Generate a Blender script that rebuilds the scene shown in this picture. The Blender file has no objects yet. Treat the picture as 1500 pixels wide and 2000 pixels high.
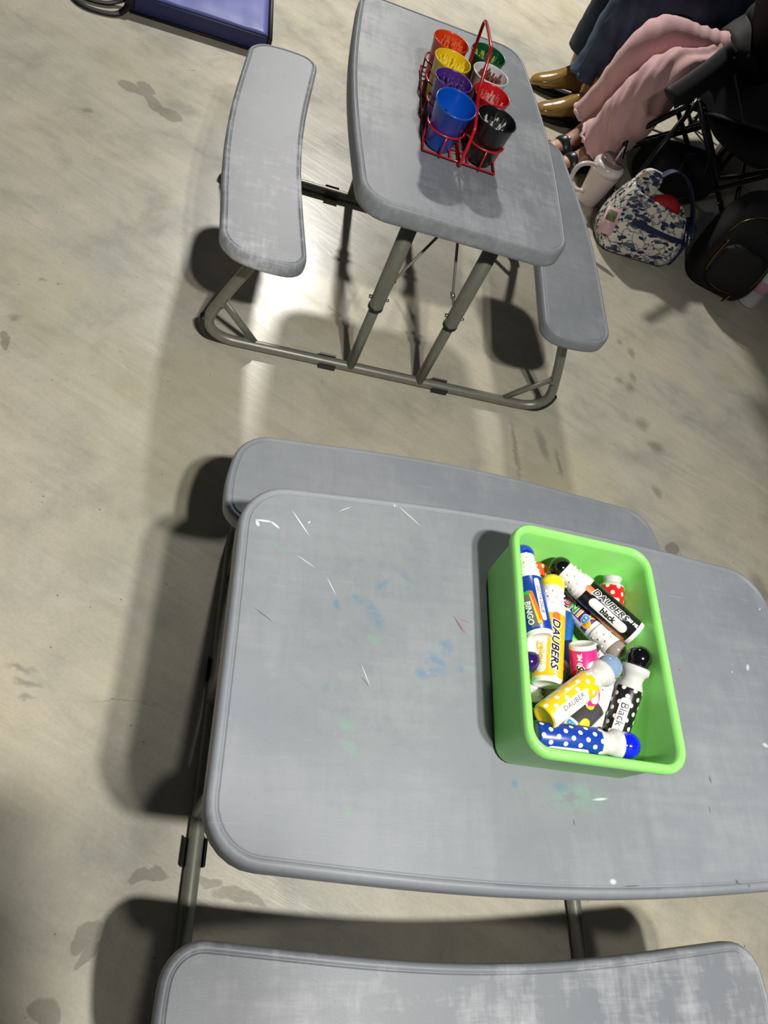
import bpy, bmesh, math, random
from mathutils import Vector, Matrix, noise
random.seed(7)
PI = math.pi
sc = bpy.context.scene
COL = sc.collection

# ---------------------------------------------------------------- camera
cam_d = bpy.data.cameras.new('camera')
cam = bpy.data.objects.new('camera', cam_d)
COL.objects.link(cam)
cam.location = (0, 0, 1.3037)
_p, _r = math.radians(36.8171), math.radians(32.9203)
_f = Vector((0, math.sin(_p), -math.cos(_p)))
_x = Vector((1, 0, 0))
_u = _x.cross(_f)
_R = _x * math.cos(_r) + _u * math.sin(_r)
_U = -_x * math.sin(_r) + _u * math.cos(_r)
m3 = Matrix((_R, _U, -_f)).transposed()
cam.rotation_euler = m3.to_euler()
cam_d.sensor_fit = 'HORIZONTAL'
cam_d.sensor_width = 36.0
cam_d.lens = 36.0 * 1397.39 / 1500.0
cam_d.clip_start = 0.02
cam_d.clip_end = 100
sc.camera = cam

# ---------------------------------------------------------------- world, lamps, exposure
sc.view_settings.view_transform = 'Standard'
sc.view_settings.look = 'None'
sc.view_settings.gamma = 1.0
sc.view_settings.use_curve_mapping = False
sc.view_settings.exposure = 0.0
W = bpy.data.worlds.new('hall_air')
sc.world = W
W.use_nodes = True
W.node_tree.nodes['Background'].inputs[0].default_value = (0.80, 0.84, 0.86, 1)
W.node_tree.nodes['Background'].inputs[1].default_value = 0.035


def lamp(name, loc, target, size, power, col, shape='DISK'):
    d = bpy.data.lights.new(name, 'AREA')
    d.shape = shape
    d.size = size
    d.energy = power
    d.color = col
    o = bpy.data.objects.new(name, d)
    COL.objects.link(o)
    o.location = loc
    o.rotation_euler = (Vector(target) - Vector(loc)).to_track_quat('-Z', 'Y').to_euler()
    return o


def spot(name, loc, target, radius, power, col, cone):
    d = bpy.data.lights.new(name, 'SPOT')
    d.shadow_soft_size = radius
    d.energy = power
    d.color = col
    d.spot_size = math.radians(cone)
    d.spot_blend = 1.0
    o = bpy.data.objects.new(name, d)
    COL.objects.link(o)
    o.location = loc
    o.rotation_euler = (Vector(target) - Vector(loc)).to_track_quat('-Z', 'Y').to_euler()
    return o


lamp_a = spot('work_light', (0.53, -0.185, 2.42), (-0.15, 0.05, 0.0), 0.045, 108, (1.0, 0.97, 0.90), 116)
lamp_b = spot('work_light', (0.70, -0.120, 2.52), (-0.15, 0.05, 0.0), 0.045, 162, (1.0, 0.97, 0.90), 116)
lamp('high_bay_light', (-1.95, 4.75, 3.05), (-2.1, 5.1, 0.0), 0.26, 228, (1.0, 0.97, 0.91))


# ---------------------------------------------------------------- helpers
def lin(c):
    return tuple(((x / 255) / 12.92 if x / 255 <= 0.04045 else ((x / 255 + 0.055) / 1.055) ** 2.4) for x in c)


def link(nt, a, b):
    nt.links.new(a, b)


def material(name, rgb, rough=0.5, metal=0.0, var=0.0, scale=30.0, bump=0.0, bscale=200.0, coat=0.0, trans=0.0, spec=0.5, rgb2=None, sub=0.0, sheen=0.0, alpha=1.0):
    m = bpy.data.materials.new(name)
    m.use_nodes = True
    nt = m.node_tree
    b = nt.nodes['Principled BSDF']
    c = lin(rgb) + (1,)
    b.inputs['Base Color'].default_value = c
    b.inputs['Roughness'].default_value = rough
    b.inputs['Metallic'].default_value = metal
    b.inputs['Coat Weight'].default_value = coat
    b.inputs['Coat Roughness'].default_value = 0.08
    b.inputs['Transmission Weight'].default_value = trans
    b.inputs['Specular IOR Level'].default_value = spec
    b.inputs['Sheen Weight'].default_value = sheen
    if sub:
        b.inputs['Subsurface Weight'].default_value = sub
        b.inputs['Subsurface Radius'].default_value = (0.004, 0.004, 0.004)
    tc = nt.nodes.new('ShaderNodeTexCoord')
    if var > 0 or rgb2:
        n = nt.nodes.new('ShaderNodeTexNoise')
        n.inputs['Scale'].default_value = scale
        n.inputs['Detail'].default_value = 4
        link(nt, tc.outputs['Object'], n.inputs['Vector'])
        r = nt.nodes.new('ShaderNodeValToRGB')
        r.color_ramp.elements[0].position = 0.35
        r.color_ramp.elements[1].position = 0.65
        c2 = lin(rgb2) if rgb2 else tuple(min(1, x * (1 + var)) for x in c[:3])
        c1 = c[:3] if rgb2 else tuple(x * (1 - var) for x in c[:3])
        r.color_ramp.elements[0].color = tuple(c1) + (1,)
        r.color_ramp.elements[1].color = tuple(c2) + (1,)
        link(nt, n.outputs['Fac'], r.inputs['Fac'])
        link(nt, r.outputs['Color'], b.inputs['Base Color'])
    if bump > 0:
        n2 = nt.nodes.new('ShaderNodeTexNoise')
        n2.inputs['Scale'].default_value = bscale
        n2.inputs['Detail'].default_value = 3
        link(nt, tc.outputs['Object'], n2.inputs['Vector'])
        bp = nt.nodes.new('ShaderNodeBump')
        bp.inputs['Strength'].default_value = bump
        bp.inputs['Distance'].default_value = 0.002
        link(nt, n2.outputs['Fac'], bp.inputs['Height'])
        link(nt, bp.outputs['Normal'], b.inputs['Normal'])
    return m


class NT:
    """small wrapper for building node chains"""
    def __init__(s, m):
        s.m = m
        s.nt = m.node_tree
        s.b = s.nt.nodes['Principled BSDF']
        s.tc = s.nt.nodes.new('ShaderNodeTexCoord')

    def math(s, op, a, b=0.0, c=None, clamp=False):
        n = s.nt.nodes.new('ShaderNodeMath')
        n.operation = op
        n.use_clamp = clamp
        for i, v in enumerate((a, b, c)):
            if v is None:
                continue
            if isinstance(v, (int, float)):
                n.inputs[i].default_value = v
            else:
                link(s.nt, v, n.inputs[i])
        return n.outputs[0]

    def noise(s, scale, detail=3, vec=None, rough=0.5, dist=0.0):
        n = s.nt.nodes.new('ShaderNodeTexNoise')
        n.inputs['Scale'].default_value = scale
        n.inputs['Detail'].default_value = detail
        n.inputs['Roughness'].default_value = rough
        n.inputs['Distortion'].default_value = dist
        link(s.nt, vec or s.tc.outputs['Object'], n.inputs['Vector'])
        return n

    def mapped(s, loc=(0, 0, 0), rot=(0, 0, 0), scl=(1, 1, 1), vec=None):
        n = s.nt.nodes.new('ShaderNodeMapping')
        n.vector_type = 'TEXTURE' if False else 'POINT'
        n.inputs['Location'].default_value = loc
        n.inputs['Rotation'].default_value = rot
        n.inputs['Scale'].default_value = scl
        link(s.nt, vec or s.tc.outputs['Object'], n.inputs['Vector'])
        return n.outputs[0]

    def ramp(s, fac, stops):
        r = s.nt.nodes.new('ShaderNodeValToRGB')
        e = r.color_ramp.elements
        while len(e) < len(stops):
            e.new(0.5)
        for i, (p, c) in enumerate(stops):
            e[i].position = p
            e[i].color = c if len(c) == 4 else tuple(c) + (1,)
        link(s.nt, fac, r.inputs['Fac'])
        return r.outputs['Color']

    def mix(s, fac, a, b, blend='MIX'):
        n = s.nt.nodes.new('ShaderNodeMix')
        n.data_type = 'RGBA'
        n.blend_type = blend
        if isinstance(fac, (int, float)):
            n.inputs[0].default_value = fac
        else:
            link(s.nt, fac, n.inputs[0])
        for i, v in ((6, a), (7, b)):
            if isinstance(v, tuple):
                n.inputs[i].default_value = v if len(v) == 4 else v + (1,)
            else:
                link(s.nt, v, n.inputs[i])
        return n.outputs[2]

    def distorted(s, amount, scale):
        n = s.noise(scale, 4)
        a = s.nt.nodes.new('ShaderNodeVectorMath')
        a.operation = 'SUBTRACT'
        link(s.nt, n.outputs['Color'], a.inputs[0])
        a.inputs[1].default_value = (0.5, 0.5, 0.5)
        b = s.nt.nodes.new('ShaderNodeVectorMath')
        b.operation = 'SCALE'
        link(s.nt, a.outputs[0], b.inputs[0])
        b.inputs['Scale'].default_value = amount
        c = s.nt.nodes.new('ShaderNodeVectorMath')
        c.operation = 'ADD'
        link(s.nt, s.tc.outputs['Object'], c.inputs[0])
        link(s.nt, b.outputs[0], c.inputs[1])
        return c.outputs[0]

    def spot(s, vec, x, y, a, b, ang, soft=0.25):
        """mask of a rotated ellipse (semi axes a, b) at x, y"""
        c, sn = math.cos(ang), math.sin(ang)
        n = s.nt.nodes.new('ShaderNodeMapping')
        n.inputs['Location'].default_value = (-(c * x + sn * y) / a, -(-sn * x + c * y) / b, 0)
        n.inputs['Rotation'].default_value = (0, 0, -ang)
        n.inputs['Scale'].default_value = (1, 1, 0)
        # POINT mapping = loc + R(scale*v); squash afterwards with a multiply
        n.inputs['Location'].default_value = (0, 0, 0)
        link(s.nt, vec, n.inputs['Vector'])
        q = s.nt.nodes.new('ShaderNodeVectorMath')
        q.operation = 'MULTIPLY_ADD'
        link(s.nt, n.outputs[0], q.inputs[0])
        q.inputs[1].default_value = (1 / a, 1 / b, 0)
        q.inputs[2].default_value = (-(c * x + sn * y) / a, -(-sn * x + c * y) / b, 0)
        l = s.nt.nodes.new('ShaderNodeVectorMath')
        l.operation = 'LENGTH'
        link(s.nt, q.outputs[0], l.inputs[0])
        mr = s.nt.nodes.new('ShaderNodeMapRange')
        mr.inputs['From Min'].default_value = 1 - soft
        mr.inputs['From Max'].default_value = 1 + soft
        mr.inputs['To Min'].default_value = 1
        mr.inputs['To Max'].default_value = 0
        link(s.nt, l.outputs['Value'], mr.inputs['Value'])
        return mr.outputs[0]

    def spots(s, vec, lst, soft=0.25):
        o = None
        for (x, y, a, b, ang) in lst:
            k = s.spot(vec, x, y, a, b, ang, soft)
            o = k if o is None else s.math('MAXIMUM', o, k)
        return o


def new_mesh(name, bm, mat, parent=None, smooth=True, mats=None):
    me = bpy.data.meshes.new(name)
    bm.normal_update()
    bm.to_mesh(me)
    bm.free()
    if smooth is True:
        for p in me.polygons:
            p.use_smooth = True
    for x in (mats or [mat]):
        me.materials.append(x)
    o = bpy.data.objects.new(name, me)
    COL.objects.link(o)
    if parent is not None:
        o.parent = parent
    return o


def tag(o, label=None, cat=None, group=None, kind=None):
    if label: o['label'] = label
    if cat: o['category'] = cat
    if group: o['group'] = group
    if kind: o['kind'] = kind
    return o


def thing(name, label, cat, loc=(0, 0, 0), rz=0.0, group=None, rot=None):
    o = bpy.data.objects.new(name, None)
    o.empty_display_size = 0.05
    COL.objects.link(o)
    o.location = loc
    o.rotation_euler = rot or (0, 0, rz)
    return tag(o, label, cat, group)


def crv(pts, n=6, closed=False):
    """Catmull-Rom through points (tuples of any length)"""
    P = [Vector(p) for p in pts]
    out = []
    N = len(P)
    rng = range(N if closed else N - 1)
    for i in rng:
        p1, p2 = P[i], P[(i + 1) % N]
        p0 = P[i - 1] if (closed or i > 0) else p1 * 2 - p2
        p3 = P[(i + 2) % N] if (closed or i + 2 < N) else p2 * 2 - p1
        for k in range(n):
            t = k / n
            out.append(0.5 * ((2 * p1) + (p2 - p0) * t + (2 * p0 - 5 * p1 + 4 * p2 - p3) * t * t + (3 * p1 - p0 - 3 * p2 + p3) * t ** 3))
    if not closed:
        out.append(P[-1])
    return out


def add_tube(bm, pts, r, seg=10, closed=False, caps=True, ell=None, up=None):
    """tube along pts; r number or list; ell = (factor across, factor along up)"""
    P = [Vector(p) for p in pts]
    N = len(P)
    R = r if isinstance(r, (list, tuple)) else [r] * N
    rings = []
    T0 = (P[1] - P[0]).normalized()
    ref = Vector(up) if up else (Vector((0, 0, 1)) if abs(T0.z) < 0.9 else Vector((1, 0, 0)))
    nrm = (ref - T0 * ref.dot(T0)).normalized()
    for i in range(N):
        if closed:
            T = (P[(i + 1) % N] - P[i - 1]).normalized()
        else:
            T = (P[min(i + 1, N - 1)] - P[max(i - 1, 0)]).normalized()
        nrm = (nrm - T * nrm.dot(T)).normalized()
        bn = T.cross(nrm)
        e = ell if ell else (1, 1)
        rings.append([bm.verts.new(P[i] + (bn * math.cos(a) * e[0] + nrm * math.sin(a) * e[1]) * R[i]) for a in [2 * PI * k / seg for k in range(seg)]])
    for i in range(N if closed else N - 1):
        A, B = rings[i], rings[(i + 1) % N]
        for k in range(seg):
            bm.faces.new((A[k], A[(k + 1) % seg], B[(k + 1) % seg], B[k]))
    if caps and not closed:
        bm.faces.new(rings[0][::-1])
        bm.faces.new(rings[-1])
    return rings


def tube(name, pts, r, mat, parent=None, seg=10, closed=False, ell=None, up=None, caps=True):
    bm = bmesh.new()
    add_tube(bm, pts, r, seg, closed, caps, ell, up)
    return new_mesh(name, bm, mat, parent)


def add_lathe(bm, prof, seg=24, M=None, midx=None):
    """profile of (r, z); r=0 ends are closed by a point; midx = material index per span"""
    M = M or Matrix.Identity(4)
    rings = []
    for (r, z) in prof:
        if r < 1e-6:
            rings.append([bm.verts.new(M @ Vector((0, 0, z)))])
        else:
            rings.append([bm.verts.new(M @ Vector((r * math.cos(2 * PI * k / seg), r * math.sin(2 * PI * k / seg), z))) for k in range(seg)])
    for i in range(len(rings) - 1):
        A, B = rings[i], rings[i + 1]
        for k in range(seg):
            k2 = (k + 1) % seg
            if len(A) == 1 and len(B) == 1:
                continue
            if len(A) == 1:
                f = bm.faces.new((A[0], B[k2], B[k]))
            elif len(B) == 1:
                f = bm.faces.new((A[k], A[k2], B[0]))
            else:
                f = bm.faces.new((A[k], A[k2], B[k2], B[k]))
            if midx:
                f.material_index = midx[i]
    bmesh.ops.recalc_face_normals(bm, faces=bm.faces)
    return rings


def lathe(name, prof, mat, parent=None, seg=24, M=None, mats=None, midx=None):
    bm = bmesh.new()
    add_lathe(bm, prof, seg, M, midx)
    return new_mesh(name, bm, mat, parent, mats=mats)


def add_box(bm, c, s, M=None, bev=0.0):
    M = M or Matrix.Identity(4)
    r = bmesh.ops.create_cube(bm, size=1, matrix=M @ Matrix.Translation(c) @ Matrix.Diagonal((s[0], s[1], s[2], 1)))
    if bev:
        es = list({e for v in r['verts'] for e in v.link_edges})
        bmesh.ops.bevel(bm, geom=es, offset=bev, segments=3, affect='EDGES', profile=0.5)


def corner(p, q, c, n=8):
    k = .55
    a = p + (c - p) * k
    b = q + (c - q) * k
    return [p * (1 - t) ** 3 + a * 3 * (1 - t) ** 2 * t + b * 3 * (1 - t) * t * t + q * t ** 3 for t in [i / (n - 1) for i in range(n)]]


def outline(edges, rs, n=24):
    cs = [(Vector(e[0]), Vector(e[1]), Vector(e[2]), Vector(e[3] if len(e) > 3 else (0, 0))) for e in edges]
    N = len(cs)

    def ev(c, t):
        q = 4 * t * (1 - t)
        return c[0] * (1 - t) + c[1] * t + c[2] * q + c[3] * q * q
    out = []
    for i in range(N):
        c = cs[i]
        L = (c[1] - c[0]).length
        t0, t1 = rs[i - 1] / L, 1 - rs[i] / L
        out += [ev(c, t0 + (t1 - t0) * k / (n - 1)) for k in range(n)]
        d = cs[(i + 1) % N]
        out += corner(out[-1], ev(d, rs[i] / (d[1] - d[0]).length), c[1])[1:-1]
    return out


def offset(P, d):
    N = len(P)
    o = []
    for i in range(N):
        t = (P[(i + 1) % N] - P[i - 1]).normalized()
        o.append(P[i] + Vector((t.y, -t.x)) * d)
    return o


def slab(name, P, prof, z0, mat, parent, flip=False, closed_bottom=True):
    """moulded slab: rings of the outline P offset by prof = [(d, dz)...], first ring capped flat on top"""
    bm = bmesh.new()
    rings = []
    for d, dz in prof:
        rings.append([bm.verts.new((p.x, p.y, z0 + dz)) for p in offset(P, d)])
    N = len(P)
    for A, B in zip(rings, rings[1:]):
        for k in range(N):
            f = bm.faces.new((A[k], B[k], B[(k + 1) % N], A[(k + 1) % N]))
            f.smooth = True
    bm.faces.new(rings[0])
    if closed_bottom:
        bm.faces.new(rings[-1][::-1])
    bmesh.ops.recalc_face_normals(bm, faces=bm.faces)
    return new_mesh(name, bm, mat, parent, smooth=False)


def subsurf(o, lv=1, rl=None):
    m = o.modifiers.new('Subdivision', 'SUBSURF')
    m.levels = lv
    m.render_levels = rl or lv
    return o


def solid(o, t, off=0):
    m = o.modifiers.new('Solidify', 'SOLIDIFY')
    m.thickness = t
    m.offset = off
    return o


def copy_thing(root, parent=None):
    c = root.copy()
    COL.objects.link(c)
    if parent is not None:
        c.parent = parent
    for ch in list(root.children):
        copy_thing(ch, c)
    return c


# ---------------------------------------------------------------- floor
FLOOR_STAINS = [(-1.2934, 1.788, 0.0524, 0.0242, 0.2802), (-1.2163, 1.7783, 0.0477, 0.0232, -0.4588), (-1.166, 1.7737, 0.0384, 0.0258, -0.0216), (-1.2867, 1.824, 0.0375, 0.0202, -0.3018), (0.6861, 1.3862, 0.0194, 0.024, -0.695), (-0.0286, 0.0201, 0.0251, 0.0106, 1.3807), (-0.0126, 0.0032, 0.0243, 0.0075, 1.647), (0.0, 0.1286, 0.0306, 0.0089, 0.6257), (0.0856, 0.1703, 0.0249, 0.0073, 0.3587), (0.142, 0.1739, 0.0434, 0.0101, 0.2463), (-0.8809, 0.8089, 0.0218, 0.0101, -0.7272), (-0.0192, -0.0727, 0.0224, 0.017, 0.1961)]
FLOOR_DARK = [(-1.1568, 1.8403, 0.05, 0.0273, 0.3719), (0.3824, 1.8804, 0.0152, 0.0152, -0.662), (0.4197, 1.8791, 0.0183, 0.0183, 0.0564), (0.416, 1.934, 0.0205, 0.0123, -0.9445), (0.4962, 1.763, 0.0187, 0.0222, -0.1125), (0.56, 1.7037, 0.0233, 0.0216, -0.162), (0.5992, 1.5445, 0.0176, 0.0131, -0.5541), (0.3835, 2.0329, 0.022, 0.01, -1.0481), (0.3348, 2.0484, 0.01, 0.0114, -0.0633), (-0.3747, 0.2795, 0.0188, 0.0053, 0.3535), (-0.3473, 0.2659, 0.0187, 0.0052, 0.3497), (-0.3322, 0.2487, 0.0138, 0.0043, 0.5183), (-1.3048, 1.5893, 0.0141, 0.0095, 1.0179), (-1.2654, 2.0292, 0.0053, 0.0106, -0.4839), (-0.7733, 1.9336, 0.0207, 0.011, 0.3429), (-0.837, 2.559, 0.0054, 0.0112, 0.0683), (-0.4136, 1.4499, 0.0104, 0.0051, 0.2542), (0.8644, 1.3495, 0.0324, 0.0279, -0.1005), (0.9535, 1.4428, 0.045, 0.0254, -0.8607), (-0.9098, 0.8746, 0.0121, 0.0118, 0.1396), (-0.9498, 1.0029, 0.0081, 0.005, 0.6451), (-0.9168, 1.0194, 0.0048, 0.0049, 0.2974), (-0.1967, 0.327, 0.0462, 0.0011, 0.5598), (-0.2623, 0.7558, 0.0167, 0.0038, 0.297), (0.2591, 1.4511, 0.0502, 0.0111, -0.914), (0.319, 1.4265, 0.0413, 0.0054, -0.9955), (0.201, 1.3798, 0.0832, 0.0067, -1.0671)]


def floor_material():
    m = material('polished_concrete', (150, 146, 132), 0.45)
    s = NT(m)
    big = s.noise(1.3, 5, rough=0.6, dist=0.6)
    mid = s.noise(6, 6, rough=0.65, dist=0.4)
    fine = s.noise(160, 3, rough=0.7)
    base = s.ramp(big.outputs['Fac'], [(0.30, lin((171, 171, 161))), (0.45, lin((191, 186, 171))), (0.60, lin((197, 190, 170))), (0.75, lin((175, 177, 164)))])
    mt = s.ramp(mid.outputs['Fac'], [(0.28, (0.76, 0.76, 0.77)), (0.5, (1, 1, 1)), (0.72, (1.12, 1.10, 1.06))])
    c = s.mix(0.85, base, mt, 'MULTIPLY')
    # swirled trowel streaks
    st = s.noise(9, 6, vec=s.mapped(rot=(0, 0, 0.5), scl=(0.35, 2.6, 1)), rough=0.7, dist=1.2)
    c = s.mix(0.55, c, s.ramp(st.outputs['Fac'], [(0.32, (0.80, 0.80, 0.80)), (0.55, (1, 1, 1)), (0.8, (1.13, 1.12, 1.10))]), 'MULTIPLY')
    c = s.mix(0.5, c, s.ramp(fine.outputs['Fac'], [(0.25, (0.80, 0.80, 0.80)), (0.55, (1, 1, 1)), (0.8, (1.08, 1.08, 1.08))]), 'MULTIPLY')
    # yellow-green blotches
    yb = s.noise(2.1, 4, vec=s.mapped(loc=(3.1, 1.7, 0)))
    yb = s.math('MULTIPLY', s.math('SUBTRACT', yb.outputs['Fac'], 0.56, clamp=True), 3.0, clamp=True)
    c = s.mix(yb, c, lin((184, 179, 140)))
    # small dark specks
    vo = s.nt.nodes.new('ShaderNodeTexVoronoi')
    vo.inputs['Scale'].default_value = 26
    link(s.nt, s.tc.outputs['Object'], vo.inputs['Vector'])
    sp = s.math('LESS_THAN', vo.outputs['Distance'], 0.045)
    c = s.mix(s.math('MULTIPLY', sp, 0.6), c, lin((80, 74, 64)))
    dv = s.distorted(0.05, 16)
    dv2 = s.distorted(0.03, 45)
    c = s.mix(s.math('MULTIPLY', s.spots(dv, FLOOR_STAINS, 0.10), 0.45), c, lin((92, 80, 68)))
    c = s.mix(s.math('MULTIPLY', s.spots(dv2, FLOOR_DARK, 0.5), 0.40), c, lin((84, 82, 72)))
    link(s.nt, c, s.b.inputs['Base Color'])
    rr = s.ramp(mid.outputs['Fac'], [(0.3, (0.25,) * 3), (0.7, (0.38,) * 3)])
    link(s.nt, rr, s.b.inputs['Roughness'])
    bp = s.nt.nodes.new('ShaderNodeBump')
    bp.inputs['Strength'].default_value = 0.18
    bp.inputs['Distance'].default_value = 0.003
    link(s.nt, st.outputs['Fac'], bp.inputs['Height'])
    link(s.nt, bp.outputs['Normal'], s.b.inputs['Normal'])
    return m


bm = bmesh.new()
vs = [bm.verts.new(p) for p in ((-9, -6, 0), (9, -6, 0), (9, 16, 0), (-9, 16, 0))]
bm.faces.new(vs)
vs2 = [bm.verts.new(p) for p in ((-9, -6, -.1), (9, -6, -.1), (9, 16, -.1), (-9, 16, -.1))]
bm.faces.new(vs2[::-1])
for i in range(4):
    bm.faces.new((vs[i], vs2[i], vs2[(i + 1) % 4], vs[(i + 1) % 4]))
fl = new_mesh('floor', bm, floor_material(), smooth=False)
tag(fl, kind='structure')

# ---------------------------------------------------------------- picnic tables
M_tube = material('grey_powder_coat', (122, 122, 112), 0.38, 0.25, var=0.06, scale=60)
M_blackp = material('black_plastic', (26, 27, 27), 0.45)
M_bolt = material('zinc_bolt', (190, 190, 185), 0.25, 1.0)

TOP_PROF = [(-.0022, 0), (-.0008, -.0012), (0.0, -.0030), (.0010, -.0014), (.0030, 0.0006), (.0055, 0.0005), (.0080, -.0010), (.0103, -.0045), (.0112, -.0095), (.0115, -.030), (.0108, -.0385), (.0090, -.0402), (.006, -.0395), (.0045, -.035), (.003, -.014)]


def plastic(name, seed, rub=0.25, marks=None, sx=1.0):
    """grey blow-moulded plastic; marks = list of (spots, colour, strength, soft, distort)"""
    m = material(name, (128, 129, 134), 0.42)
    s = NT(m)
    v0 = s.mapped(loc=(seed * 1.7, seed * 0.9, 0))
    n1 = s.noise(5, 5, vec=v0, rough=0.6)
    c = s.ramp(n1.outputs['Fac'], [(0.3, lin((124, 129, 136))), (0.7, lin((137, 141, 148)))])
    # rubbed chalky wear in a cross-hatched moulding grain
    w1 = s.noise(30, 5, vec=s.mapped(loc=(seed, 2, 0), scl=(0.25, 2.2, 1)), rough=0.75)
    w2 = s.noise(30, 5, vec=s.mapped(loc=(seed, 5, 0), scl=(2.0, 0.35, 1)), rough=0.75)
    w3 = s.noise(7, 4, vec=v0, rough=0.7)
    w = s.math('MULTIPLY', s.math('ADD', w1.outputs['Fac'], w2.outputs['Fac']), w3.outputs['Fac'])
    w = s.math('MULTIPLY', s.math('SUBTRACT', w, 0.44, clamp=True), 3.2, clamp=True)
    c = s.mix(s.math('MULTIPLY', w, rub), c, lin((205, 206, 212)))
    # scratches
    for k, (ang, lo) in enumerate(((0.3, 0.0), (1.5, 3.0), (2.4, 7.0))):
        sn = s.noise(14, 2, vec=s.mapped(loc=(lo + seed, lo, 0), rot=(0, 0, ang), scl=(0.5, 12, 1)), dist=0.3)
        line = s.math('MULTIPLY', s.math('SUBTRACT', sn.outputs['Fac'], 0.735, clamp=True), 14, clamp=True)
        c = s.mix(s.math('MULTIPLY', line, 0.20), c, lin((205, 207, 212)) if k != 1 else lin((95, 95, 100)))
    for (lst, col, st, soft, dis, dsc) in (marks or []):
        dv = s.distorted(dis, dsc) if dis else s.tc.outputs['Object']
        mk = s.spots(dv, lst, soft)
        if dis > 0.006:
            br = s.noise(60, 4, rough=0.7)
            mk = s.math('MULTIPLY', mk, s.math('MULTIPLY', s.math('SUBTRACT', br.outputs['Fac'], 0.38, clamp=True), 7, clamp=True))
        c = s.mix(s.math('MULTIPLY', mk, st), c, lin(col))
    link(s.nt, c, s.b.inputs['Base Color'])
    rg = s.math('ADD', s.math('MULTIPLY', w, 0.18), 0.48)
    link(s.nt, rg, s.b.inputs['Roughness'])
    bp = s.nt.nodes.new('ShaderNodeBump')
    bp.inputs['Strength'].default_value = 0.12
    bp.inputs['Distance'].default_value = 0.001
    pb = s.noise(420, 2)
    link(s.nt, pb.outputs['Fac'], bp.inputs['Height'])
    link(s.nt, bp.outputs['Normal'], s.b.inputs['Normal'])
    return m


def loft_sec(bm, sec, X, y0, y1):
    A = [bm.verts.new((X + x, y0, z)) for x, z in sec]
    B = [bm.verts.new((X + x, y1, z)) for x, z in sec]
    n = len(sec)
    for k in range(n):
        bm.faces.new((A[k], A[(k + 1) % n], B[(k + 1) % n], B[k]))
    bm.faces.new(A[::-1])
    bm.faces.new(B)
    bmesh.ops.recalc_face_normals(bm, faces=bm.faces)


TA, TBE, TBB, TEB, TR = .4018, .2102, .0136, -.0013, .0497
S1, S2, CI, CO = .4014, .3882, .288, .4462
XF = .3433


def top_outline():
    B2 = .0082
    return outline([((TA, -TBE), (TA, TBE), (TEB, 0)), ((TA, TBE), (-TA, TBE), (0, TBB), (0, B2)), ((-TA, TBE), (-TA, -TBE), (-TEB, 0)), ((-TA, -TBE), (TA, -TBE), (0, -TBB), (0, -B2))], [TR] * 4)


def bench_outline(s):
    e = .0125
    P = outline([((S1, CI), (S2, CO), (e, 0)), ((S2, CO), (-S2, CO), (0, .0093), (0, .0122)), ((-S2, CO), (-S1, CI), (-e, 0)), ((-S1, CI), (S1, CI), (0, .0150), (0, .0121))], [.036, .036, .030, .030])
    return [p * s for p in P]


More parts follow.
